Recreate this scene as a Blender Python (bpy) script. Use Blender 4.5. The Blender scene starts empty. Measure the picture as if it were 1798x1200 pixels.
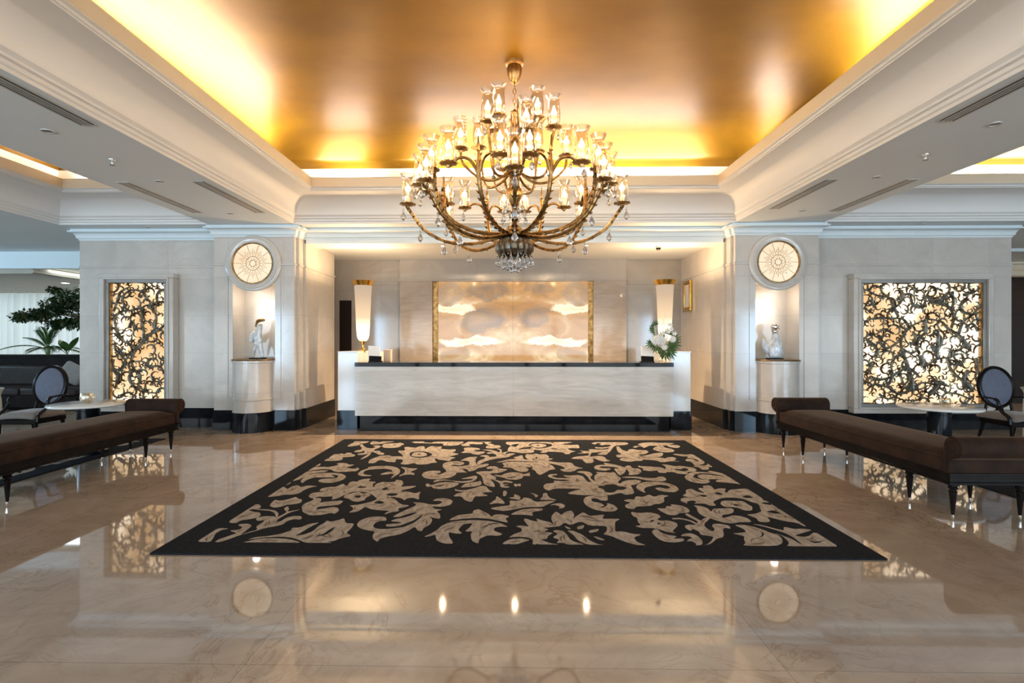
import bpy, bmesh, math, random
from mathutils import Vector, Matrix
from mathutils.geometry import tessellate_polygon, delaunay_2d_cdt
PI = math.pi
S = bpy.context.scene
COL = S.collection
# ------------------------------------------------------------------ camera
cam = bpy.data.cameras.new('camera'); camo = bpy.data.objects.new('camera', cam); COL.objects.link(camo)
camo.location = (0, 0, 1.45); camo.rotation_euler = (PI/2, 0, 0.018)
cam.sensor_width = 36.0; cam.lens = 36.0*900/1798
cam.shift_x = 14.2/1798; cam.shift_y = -2.0/1798
cam.clip_start = 0.05; cam.clip_end = 200
S.camera = camo
# ------------------------------------------------------------------ exposure
S.view_settings.view_transform = 'Standard'; S.view_settings.look = 'None'
S.view_settings.gamma = 1.0; S.view_settings.use_curve_mapping = False
S.view_settings.exposure = 0.88
S.cycles.use_denoising = True
S.cycles.max_bounces = 8; S.cycles.diffuse_bounces = 4; S.cycles.glossy_bounces = 4
S.cycles.transparent_max_bounces = 12; S.cycles.transmission_bounces = 4
S.cycles.sample_clamp_indirect = 6.0; S.cycles.caustics_reflective = False; S.cycles.caustics_refractive = False
# ------------------------------------------------------------------ world
W = bpy.data.worlds.new('world'); S.world = W; W.use_nodes = True
W.node_tree.nodes['Background'].inputs[0].default_value = (0.74, 0.86, 0.95, 1); W.node_tree.nodes['Background'].inputs[1].default_value = 1.0
# ------------------------------------------------------------------ lights
def area(name, loc, rot, sx, sy, power, col, spread=None):
    l = bpy.data.lights.new(name, 'AREA'); l.shape = 'RECTANGLE'; l.size = sx; l.size_y = sy
    l.energy = power; l.color = col
    if spread: l.spread = spread
    o = bpy.data.objects.new(name, l); COL.objects.link(o); o.location = loc; o.rotation_euler = rot
    return o
def point(name, loc, power, col, r=0.03):
    l = bpy.data.lights.new(name, 'POINT'); l.energy = power; l.color = col; l.shadow_soft_size = r
    o = bpy.data.objects.new(name, l); COL.objects.link(o); o.location = loc
    return o
def spot(name, loc, power, col, angle=1.2, blend=0.6, rot=(0, 0, 0), r=0.03):
    l = bpy.data.lights.new(name, 'SPOT'); l.energy = power; l.color = col; l.shadow_soft_size = r
    l.spot_size = angle; l.spot_blend = blend
    o = bpy.data.objects.new(name, l); COL.objects.link(o); o.location = loc; o.rotation_euler = rot
    return o
DAY = (0.80, 0.90, 0.94)
WARM = (1.0, 0.66, 0.36)
COVE = (0.95, 0.90, 0.92)
# daylight entering through the glass front behind the camera, as one bright bank of sky outside it
area('window_daylight', (0, -6.6, 1.3), (PI/2+0.4, 0, 0), 32, 3.0, 640, DAY)
for wx in (-10.4, -7.3, 7.3, 10.4): area('window_bay_daylight', (wx, -5.9, 1.5), (PI/2, 0, 0), 0.9, 2.4, 75, (0.42, 0.70, 1.0))
area('side_window_daylight', (-16.8, 6, 2.7), (PI/2+0.5, 0, -PI/2), 14, 0.8, 260, (0.40, 0.72, 1.0))
# added fill panels under the ceiling behind the camera, for general brightness
for wx in (-9, 0, 9): area('entrance_fill', (wx, -3.4, 3.28), (0, 0, 0), 6.0, 3.0, 70, (1.0, 0.98, 0.95))
# cove tubes lying in the troughs round the coffers (X0, X1, Y0, Y1, strength)
def tube(x0, x1, y0, y1, p, z=3.92):
    L = max(x1-x0, y1-y0)
    area('cove_tube', ((x0+x1)/2, (y0+y1)/2, z), (PI, 0, 0), max(x1-x0, 0.05), max(y1-y0, 0.05), p*L, COVE)
P_ = 23
tube(-3.54, -3.50, 3.7, 7.45, P_); tube(3.50, 3.54, 2.9, 5.45, P_); tube(3.50, 3.54, 6.85, 7.5, P_*.8)
tube(-2.95, -2.3, 8.10, 8.14, P_); tube(-1.5, 2.9, 8.10, 8.14, P_)
tube(-2.6, 2.6, 0.47, 0.51, P_*.7)
tube(-6.9, -5.1, 8.10, 8.14, P_); tube(-7.03, -7.0, 1.2, 7.2, P_*.3)
tube(5.3, 9.2, 8.10, 8.14, P_); tube(5.05, 5.09, 1.2, 7.2, P_*.25)
# ------------------------------------------------------------------ materials
def mat(name, col, rough=0.5, metal=0.0, **k):
    m = bpy.data.materials.new(name); m.use_nodes = True
    b = m.node_tree.nodes['Principled BSDF']
    b.inputs['Base Color'].default_value = (*col, 1); b.inputs['Roughness'].default_value = rough
    b.inputs['Metallic'].default_value = metal
    for kk, v in k.items(): b.inputs[kk.replace('_', ' ')].default_value = v
    return m
def nd(m, t, **k):
    n = m.node_tree.nodes.new(t)
    for a, v in k.items(): setattr(n, a, v)
    return n
def lk(m, a, b): m.node_tree.links.new(a, b)
def bsdf(m): return m.node_tree.nodes['Principled BSDF']
def ramp(m, stops):
    r = nd(m, 'ShaderNodeValToRGB'); e = r.color_ramp.elements
    while len(e) > 1: e.remove(e[-1])
    e[0].position = stops[0][0]; e[0].color = (*stops[0][1], 1)
    for p, c in stops[1:]:
        x = e.new(p); x.color = (*c, 1)
    return r
def noise(m, vec, scale, detail=6, rough=0.55, dist=0.0):
    n = nd(m, 'ShaderNodeTexNoise'); n.inputs['Scale'].default_value = scale; n.inputs['Detail'].default_value = detail
    n.inputs['Roughness'].default_value = rough; n.inputs['Distortion'].default_value = dist
    lk(m, vec, n.inputs['Vector']); return n
def pos(m):
    return nd(m, 'ShaderNodeNewGeometry').outputs['Position']
def mapping(m, vec, sc=(1, 1, 1), rot=(0, 0, 0)):
    n = nd(m, 'ShaderNodeMapping'); n.inputs['Scale'].default_value = sc; n.inputs['Rotation'].default_value = rot
    lk(m, vec, n.inputs['Vector']); return n.outputs['Vector']
def mixc(m, f, a, b, mode='MIX'):
    n = nd(m, 'ShaderNodeMix', data_type='RGBA', blend_type=mode)
    for s, v in ((0, f), (6, a), (7, b)):
        if isinstance(v, (int, float)): n.inputs[s].default_value = v
        elif isinstance(v, tuple): n.inputs[s].default_value = (*v, 1)
        else: lk(m, v, n.inputs[s])
    return n.outputs[2]
def varied(name, stops, scale, rough=0.5, metal=0.0, sc=(1, 1, 1), dist=0.0, bump=0.0, **k):
    m = mat(name, stops[0][1], rough, metal, **k)
    v = mapping(m, pos(m), sc)
    n = noise(m, v, scale, dist=dist); r = ramp(m, stops); lk(m, n.outputs[0], r.inputs[0])
    lk(m, r.outputs[0], bsdf(m).inputs['Base Color'])
    if bump:
        b = nd(m, 'ShaderNodeBump'); b.inputs['Strength'].default_value = bump; b.inputs['Distance'].default_value = 0.01
        lk(m, n.outputs[0], b.inputs['Height']); lk(m, b.outputs[0], bsdf(m).inputs['Normal'])
    return m
def marble(name, c1, c2, vein, tile=(0.9, 0.62), rough=0.16, joint=0.72, stripes=False, floor=False, vs=1.0, off=(0, 0)):
    m = mat(name, c1, rough)
    p = pos(m)
    n1 = noise(m, mapping(m, p, (1, 1, 6) if stripes else (1, 1, 1)), (1.6 if stripes else 1.3)*vs, 8, 0.6, 1.2)
    base = ramp(m, [(0.32, c1), (0.68, c2)]); lk(m, n1.outputs[0], base.inputs[0])
    n2 = noise(m, mapping(m, p, (0.5, 0.5, 14) if stripes else (1, 1, 1.6)), 2.2*vs, 10, 0.62, 1.6)
    vr = ramp(m, [(0.47, (0, 0, 0)), (0.5, (1, 1, 1)), (0.53, (0, 0, 0))]); lk(m, n2.outputs[0], vr.inputs[0])
    n3 = noise(m, p, 0.9*vs, 4); v3 = ramp(m, [(0.40, (0.1, 0.1, 0.1)), (0.62, (0.62,)*3)] if floor else [(0.45, (0, 0, 0)), (0.7, (0.45,)*3)]); lk(m, n3.outputs[0], v3.inputs[0])
    ml = nd(m, 'ShaderNodeMath', operation='MULTIPLY'); lk(m, vr.outputs[0], ml.inputs[0]); lk(m, v3.outputs[0], ml.inputs[1])
    c = mixc(m, ml.outputs[0], base.outputs[0], vein)
    if tile:
        sp = nd(m, 'ShaderNodeSeparateXYZ'); lk(m, p, sp.inputs[0])
        cb = nd(m, 'ShaderNodeCombineXYZ')
        if floor:
            lk(m, sp.outputs[0], cb.inputs[0]); lk(m, sp.outputs[1], cb.inputs[1])
        else:
            ad = nd(m, 'ShaderNodeMath', operation='ADD'); lk(m, sp.outputs[0], ad.inputs[0]); lk(m, sp.outputs[1], ad.inputs[1])
            lk(m, ad.outputs[0], cb.inputs[0]); lk(m, sp.outputs[2], cb.inputs[1])
        va = nd(m, 'ShaderNodeVectorMath', operation='ADD'); lk(m, cb.outputs[0], va.inputs[0]); va.inputs[1].default_value = (off[0]+90, off[1]+62, 0)
        br = nd(m, 'ShaderNodeTexBrick'); br.offset = 0.0; br.offset_frequency = 1
        br.inputs['Brick Width'].default_value = tile[0]; br.inputs['Row Height'].default_value = tile[1]
        br.inputs['Mortar Size'].default_value = 0.0022; br.inputs['Mortar Smooth'].default_value = 0.1; br.inputs['Scale'].default_value = 1.0
        br.inputs['Color1'].default_value = (0.90, 0.90, 0.90, 1); br.inputs['Color2'].default_value = (1, 1, 1, 1)
        br.inputs['Mortar'].default_value = (joint, joint, joint, 1)
        lk(m, va.outputs[0], br.inputs['Vector'])
        c = mixc(m, 1.0, c, br.outputs[0], 'MULTIPLY')
    lk(m, c, bsdf(m).inputs['Base Color'])
    return m
def emis(name, col, strength):
    m = bpy.data.materials.new(name); m.use_nodes = True; nt = m.node_tree; nt.nodes.clear()
    o = nt.nodes.new('ShaderNodeOutputMaterial'); e = nt.nodes.new('ShaderNodeEmission')
    e.inputs[0].default_value = (*col, 1); e.inputs[1].default_value = strength
    nt.links.new(e.outputs[0], o.inputs[0]); return m
M = {}
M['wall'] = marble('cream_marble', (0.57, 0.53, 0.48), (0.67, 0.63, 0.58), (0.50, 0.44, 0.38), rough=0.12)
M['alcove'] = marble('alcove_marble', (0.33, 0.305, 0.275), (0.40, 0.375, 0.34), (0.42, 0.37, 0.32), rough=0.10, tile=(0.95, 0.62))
M['striped'] = marble('striped_marble', (0.60, 0.565, 0.51), (0.46, 0.43, 0.385), (0.36, 0.33, 0.29), rough=0.10, tile=None, stripes=True)
M['bay'] = marble('taupe_striped_marble', (0.40, 0.345, 0.295), (0.31, 0.265, 0.225), (0.22, 0.19, 0.16), rough=0.10, tile=None, stripes=True)
M['white_marble'] = marble('white_marble', (0.74, 0.72, 0.68), (0.80, 0.78, 0.74), (0.6, 0.57, 0.52), tile=None, rough=0.12)
M['floor'] = marble('floor_marble', (0.36, 0.262, 0.188), (0.50, 0.395, 0.30), (0.26, 0.155, 0.09), tile=(2.4, 2.4), rough=0.035, joint=0.6, floor=True, vs=1.1, off=(0, 0.53))
bsdf(M['floor']).inputs['IOR'].default_value = 2.15
M['black_marble'] = varied('black_marble', [(0.4, (0.006, 0.007, 0.009)), (0.7, (0.018, 0.02, 0.024))], 3, 0.05, Specular_IOR_Level=0.14)
M['plaster'] = varied('white_plaster', [(0.3, (0.76, 0.81, 0.83)), (0.7, (0.78, 0.83, 0.85))], 1.5, 0.55)
M['plaster_trim'] = varied('white_trim_paint', [(0.3, (0.80, 0.79, 0.77)), (0.7, (0.82, 0.81, 0.79))], 2, 0.5)
M['cornice'] = varied('pale_blue_white', [(0.3, (0.72, 0.81, 0.84)), (0.7, (0.75, 0.83, 0.86))], 2, 0.35)  # even pale blue-white for the cornice, lounge beam and outer ceilings
g = M['gold_leaf'] = mat('gold_leaf', (0.62, 0.33, 0.06), 0.5, 0.42, Specular_IOR_Level=0.0, Coat_Weight=0.3, Coat_Roughness=0.36, Coat_IOR=1.5)
n = noise(g, mapping(g, pos(g), (1, 1.5, 1)), 0.8, 4, 0.5, 0.0)
r = ramp(g, [(0.3, (0.125, 0.058, 0.0003)), (0.7, (0.20, 0.097, 0.0006))]); lk(g, n.outputs[0], r.inputs[0]); lk(g, r.outputs[0], bsdf(g).inputs['Base Color'])
n2 = noise(g, mapping(g, pos(g), (2, 6, 2)), 3, 8, 0.7)
rr = ramp(g, [(0.3, (0.48,)*3), (0.7, (0.54,)*3)]); lk(g, n2.outputs[0], rr.inputs[0]); lk(g, rr.outputs[0], bsdf(g).inputs['Roughness'])
gs = nd(g, 'ShaderNodeBsdfDiffuse'); gs.inputs[0].default_value = (0.95, 0.80, 0.60, 1); gm = nd(g, 'ShaderNodeMixShader'); gm.inputs[0].default_value = 0.006
lk(g, bsdf(g).outputs[0], gm.inputs[1]); lk(g, gs.outputs[0], gm.inputs[2]); lk(g, gm.outputs[0], g.node_tree.nodes['Material Output'].inputs[0])
M['cove_wall'] = varied('cream_paint_and_cove_glow', [(0.3, (0.80, 0.68, 0.50)), (0.7, (0.84, 0.72, 0.55))], 2, 0.5)
M['bronze'] = varied('antique_bronze', [(0.35, (0.16, 0.085, 0.03)), (0.65, (0.42, 0.26, 0.10))], 14, 0.38, 1.0)
M['brass_dark'] = varied('aged_brass', [(0.35, (0.22, 0.125, 0.045)), (0.65, (0.50, 0.31, 0.12))], 12, 0.34, 1.0)
M['patina'] = varied('patinated_bronze', [(0.38, (0.09, 0.055, 0.028)), (0.5, (0.19, 0.135, 0.08)), (0.62, (0.26, 0.29, 0.27))], 9, 0.42, 0.75)
M['patina_light'] = varied('verdigris_bronze', [(0.35, (0.10, 0.085, 0.06)), (0.5, (0.22, 0.21, 0.17)), (0.65, (0.34, 0.40, 0.40))], 14, 0.42, 0.6)
M['gold'] = varied('polished_gold', [(0.3, (0.72, 0.42, 0.08)), (0.7, (0.85, 0.55, 0.14))], 5, 0.22, 1.0)
M['frame_metal'] = varied('grey_metal', [(0.3, (0.22, 0.21, 0.20)), (0.7, (0.30, 0.29, 0.275))], 4, 0.35, 0.6)
M['black_wood'] = varied('ebonised_wood', [(0.3, (0.006, 0.005, 0.005)), (0.7, (0.014, 0.011, 0.010))], 6, 0.2, Specular_IOR_Level=0.1)
M['dark_wood'] = varied('dark_wood', [(0.3, (0.008, 0.005, 0.004)), (0.7, (0.018, 0.010, 0.007))], 5, 0.25, sc=(8, 8, 1))
M['velvet'] = varied('brown_velvet', [(0.35, (0.014, 0.0065, 0.004)), (0.65, (0.030, 0.0145, 0.008))], 7, 0.8, sc=(1, 1, 1), Sheen_Weight=0.14, Sheen_Roughness=0.35, bump=0.15, Specular_IOR_Level=0.2)
bsdf(M['velvet']).inputs['Sheen Tint'].default_value = (0.8, 0.5, 0.32, 1)
M['chair_fabric'] = varied('blue_grey_fabric', [(0.3, (0.085, 0.10, 0.145)), (0.7, (0.11, 0.125, 0.175))], 30, 0.7, Sheen_Weight=0.3)
M['seat_fabric'] = varied('taupe_fabric', [(0.3, (0.15, 0.125, 0.105)), (0.7, (0.19, 0.16, 0.135))], 30, 0.75, Sheen_Weight=0.3)
M['silver'] = varied('silver_metal', [(0.3, (0.7, 0.68, 0.64)), (0.7, (0.8, 0.78, 0.74))], 5, 0.22, 1.0)
M['rug_dark'] = varied('charcoal_pile', [(0.35, (0.008, 0.009, 0.012)), (0.65, (0.017, 0.019, 0.023))], 60, 0.95, bump=0.2, Specular_IOR_Level=0.1)
M['rug_vein'] = varied('tan_pile', [(0.35, (0.13, 0.095, 0.068)), (0.65, (0.20, 0.15, 0.11))], 9, 0.95, Specular_IOR_Level=0.1)
M['rug_light'] = varied('beige_pile', [(0.35, (0.28, 0.235, 0.195)), (0.65, (0.42, 0.37, 0.315))], 9, 0.95, sc=(3, 1, 1), bump=0.15, Specular_IOR_Level=0.1)
M['dark_glass'] = mat('dark_slot', (0.03, 0.03, 0.03), 0.6)
M['slot_metal'] = varied('slot_aluminium', [(0.3, (0.5, 0.49, 0.46)), (0.7, (0.6, 0.58, 0.55))], 4, 0.4, 0.3)
M['porcelain'] = varied('white_porcelain', [(0.4, (0.50, 0.53, 0.55)), (0.6, (0.82, 0.82, 0.80))], 14, 0.12)
M['leaf'] = varied('green_leaf', [(0.3, (0.018, 0.06, 0.014)), (0.7, (0.06, 0.15, 0.035))], 8, 0.4)
M['leaf_light'] = varied('light_green_leaf', [(0.3, (0.08, 0.16, 0.04)), (0.7, (0.20, 0.30, 0.10))], 8, 0.4)
M['leaf_dark'] = varied('dark_ficus_leaf', [(0.3, (0.008, 0.022, 0.008)), (0.55, (0.03, 0.06, 0.018)), (0.75, (0.16, 0.16, 0.05))], 5, 0.4)
M['petal'] = varied('white_petal', [(0.3, (0.78, 0.78, 0.72)), (0.7, (0.85, 0.84, 0.80))], 12, 0.6)
M['bark'] = varied('brown_bark', [(0.3, (0.05, 0.035, 0.02)), (0.7, (0.10, 0.07, 0.04))], 10, 0.8)
M['paper'] = varied('white_paper', [(0.3, (0.80, 0.79, 0.77)), (0.7, (0.84, 0.83, 0.81))], 4, 0.6)
M['peach_paper'] = varied('peach_paper', [(0.3, (0.75, 0.50, 0.32)), (0.7, (0.80, 0.56, 0.38))], 4, 0.6)
M['pot'] = varied('beige_ceramic', [(0.3, (0.50, 0.41, 0.32)), (0.7, (0.60, 0.50, 0.40))], 6, 0.4)
M['sofa'] = varied('brown_leather', [(0.3, (0.015, 0.009, 0.007)), (0.7, (0.03, 0.019, 0.014))], 6, 0.5, Specular_IOR_Level=0.25)
M['pillow'] = varied('grey_cushion', [(0.3, (0.22, 0.20, 0.19)), (0.7, (0.28, 0.26, 0.24))], 20, 0.8)
M['tan_ceiling'] = varied('tan_plaster', [(0.3, (0.42, 0.36, 0.28)), (0.7, (0.48, 0.41, 0.32))], 2, 0.5)
# thin clear glass: mostly straight-through with a reflective coat
def thin_glass(name, tint, gl=0.16, rough=0.03):
    m = bpy.data.materials.new(name); m.use_nodes = True; nt = m.node_tree; nt.nodes.clear()
    o = nt.nodes.new('ShaderNodeOutputMaterial'); t = nt.nodes.new('ShaderNodeBsdfTransparent'); t.inputs[0].default_value = (*tint, 1)
    gz = nt.nodes.new('ShaderNodeBsdfGlossy'); gz.inputs['Roughness'].default_value = rough; gz.inputs[0].default_value = (1, 0.95, 0.86, 1)
    lw = nt.nodes.new('ShaderNodeLayerWeight'); lw.inputs['Blend'].default_value = 0.35
    ad = nt.nodes.new('ShaderNodeMath'); ad.operation = 'MULTIPLY_ADD'; ad.inputs[1].default_value = 1.0; ad.inputs[2].default_value = gl*0.5
    nt.links.new(lw.outputs['Facing'], ad.inputs[0])
    mx = nt.nodes.new('ShaderNodeMixShader'); nt.links.new(ad.outputs[0], mx.inputs[0])
    nt.links.new(t.outputs[0], mx.inputs[1]); nt.links.new(gz.outputs[0], mx.inputs[2]); nt.links.new(mx.outputs[0], o.inputs[0])
    return m
M['glass'] = thin_glass('clear_glass', (0.96, 0.93, 0.87), 0.22, 0.08)
M['crystal'] = mat('cut_crystal', (0.95, 0.95, 0.95), 0.02, 0.0, IOR=1.55, Transmission_Weight=0.85)
M['flame'] = emis('candle_bulb_glow', (1.0, 0.72, 0.38), 16)
M['candle'] = mat('ivory_candle', (0.85, 0.72, 0.5), 0.4, 0.0, Emission_Color=(1.0, 0.6, 0.28, 1), Emission_Strength=0.3)
M['lamp_on'] = emis('downlight_glow', (1.0, 0.86, 0.66), 14)
# translucent curtain cloth
cm = bpy.data.materials.new('sheer_curtain'); cm.use_nodes = True; b = bsdf(cm); b.inputs['Base Color'].default_value = (0.75, 0.76, 0.74, 1); b.inputs['Roughness'].default_value = 0.9
tr = nd(cm, 'ShaderNodeBsdfTranslucent'); tr.inputs[0].default_value = (0.8, 0.82, 0.80, 1); mx = nd(cm, 'ShaderNodeMixShader'); mx.inputs[0].default_value = 0.5
lk(cm, b.outputs[0], mx.inputs[1]); lk(cm, tr.outputs[0], mx.inputs[2]); lk(cm, mx.outputs[0], cm.node_tree.nodes['Material Output'].inputs[0]); M['curtain'] = cm
def glow(name, stops, scale, strength, sc=(1, 1, 1), dist=0.0, detail=3):
    m = emis(name, (1, 1, 1), strength); e = [x for x in m.node_tree.nodes if x.type == 'EMISSION'][0]
    n = noise(m, mapping(m, pos(m), sc), scale, detail, 0.55, dist); r = ramp(m, stops)
    lk(m, n.outputs[0], r.inputs[0]); lk(m, r.outputs[0], e.inputs[0]); return m, e, n, r
M['lightbox'] = glow('backlit_cream_panel', [(0.36, (0.62, 0.38, 0.18)), (0.5, (0.80, 0.56, 0.33)), (0.6, (1.5, 1.2, 0.85))], 1.5, 0.85)[0]
M['medallion'] = glow('backlit_medallion_glass', [(0.3, (0.80, 0.60, 0.40)), (0.7, (0.92, 0.76, 0.57))], 3, 0.68)[0]
# backlit onyx, book-matched about the middle of the wall
m = emis('backlit_onyx', (1, 1, 1), 0.42); e = [x for x in m.node_tree.nodes if x.type == 'EMISSION'][0]
sp = nd(m, 'ShaderNodeSeparateXYZ'); lk(m, pos(m), sp.inputs[0]); ab = nd(m, 'ShaderNodeMath', operation='ABSOLUTE'); lk(m, sp.outputs[0], ab.inputs[0])
cb = nd(m, 'ShaderNodeCombineXYZ'); lk(m, ab.outputs[0], cb.inputs[0]); lk(m, sp.outputs[2], cb.inputs[2])
n = noise(m, mapping(m, cb.outputs[0], (1.0, 1, 2.0)), 1.25, 4, 0.5, 0.9)
r = ramp(m, [(0.30, (0.62, 0.38, 0.21)), (0.42, (0.92, 0.48, 0.19)), (0.52, (1.02, 0.58, 0.25)), (0.60, (1.2, 0.80, 0.42)), (0.70, (1.6, 1.25, 0.8))]); lk(m, n.outputs[0], r.inputs[0])
n2 = noise(m, cb.outputs[0], 45, 3, 0.7); r2 = ramp(m, [(0.3, (0.78, 0.76, 0.72)), (0.7, (1.12, 1.12, 1.1))]); lk(m, n2.outputs[0], r2.inputs[0])
cx_ = nd(m, 'ShaderNodeCombineXYZ'); lk(m, sp.outputs[0], cx_.inputs[0]); lk(m, sp.outputs[2], cx_.inputs[2])
def eye(c_in, cx, cz, rx, rz, col, amt, cb=cb):
    nz = noise(m, cb.outputs[0], 2.2, 4, 0.6); wv = nd(m, 'ShaderNodeVectorMath', operation='MULTIPLY_ADD'); lk(m, nz.outputs['Color'], wv.inputs[0]); wv.inputs[1].default_value = (0.5, 0, 0.35); lk(m, cb.outputs[0], wv.inputs[2])
    mp = nd(m, 'ShaderNodeMapping'); mp.inputs['Location'].default_value = (-(cx+.25)/rx, 0, -(cz+.17)/rz); mp.inputs['Scale'].default_value = (1/rx, 0, 1/rz); lk(m, wv.outputs[0], mp.inputs[0])
    ln = nd(m, 'ShaderNodeVectorMath', operation='LENGTH'); lk(m, mp.outputs[0], ln.inputs[0])
    rp = ramp(m, [(0.0, (amt*.45,)*3), (0.62, (amt,)*3), (0.78, (amt,)*3), (1.0, (0, 0, 0))]); lk(m, ln.outputs['Value'], rp.inputs[0])
    return mixc(m, rp.outputs[0], c_in, col)
cc_ = eye(r.outputs[0], -0.66, 1.86, 0.50, 0.27, (0.46, 0.35, 0.27), 0.62, cx_)
cc_ = eye(cc_, 0.42, 1.92, 0.34, 0.20, (0.46, 0.35, 0.27), 0.55, cx_)
cc_ = eye(cc_, -0.52, 2.46, 0.55, 0.17, (0.42, 0.31, 0.23), 0.7, cx_)
cc_ = eye(cc_, 0.55, 2.52, 0.40, 0.10, (0.5, 0.38, 0.29), 0.5, cx_)
cc_ = eye(cc_, 1.30, 2.42, 0.30, 0.26, (0.62, 0.48, 0.36), 0.6)
cc_ = eye(cc_, 0.85, 1.42, 0.70, 0.10, (2.1, 1.75, 1.2), 0.9)
cc_ = eye(cc_, 1.25, 2.10, 0.55, 0.09, (2.1, 1.75, 1.2), 0.9)
cc_ = eye(cc_, 1.25, 1.15, 0.35, 0.16, (0.70, 0.46, 0.27), 0.6)
lk(m, mixc(m, 1.0, cc_, r2.outputs[0], 'MULTIPLY'), e.inputs[0]); M['onyx'] = m
bs = nd(m, 'ShaderNodeBsdfGlossy'); bs.inputs['Roughness'].default_value = 0.08; ads = nd(m, 'ShaderNodeMixShader'); ads.inputs[0].default_value = 0.06
lk(m, e.outputs[0], ads.inputs[1]); lk(m, bs.outputs[0], ads.inputs[2]); lk(m, ads.outputs[0], [x for x in m.node_tree.nodes if x.type == 'OUTPUT_MATERIAL'][0].inputs[0])
# frosted torch glass lit from a bulb near its foot
m = emis('lit_frosted_glass', (1, 1, 1), 0.62); e = [x for x in m.node_tree.nodes if x.type == 'EMISSION'][0]
sp = nd(m, 'ShaderNodeSeparateXYZ'); lk(m, pos(m), sp.inputs[0])
mr = nd(m, 'ShaderNodeMapRange'); mr.inputs['From Min'].default_value = 1.42; mr.inputs['From Max'].default_value = 2.42; lk(m, sp.outputs[2], mr.inputs[0])
r = ramp(m, [(0.0, (1.2, 0.85, 0.5)), (0.12, (2.2, 1.9, 1.4)), (0.25, (1.7, 1.35, 0.95)), (0.42, (0.95, 0.68, 0.42)), (0.8, (0.62, 0.45, 0.30)), (1.0, (0.52, 0.40, 0.29))]); lk(m, mr.outputs[0], r.inputs[0])
lk(m, r.outputs[0], e.inputs[0]); M['torch_glass'] = m
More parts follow.
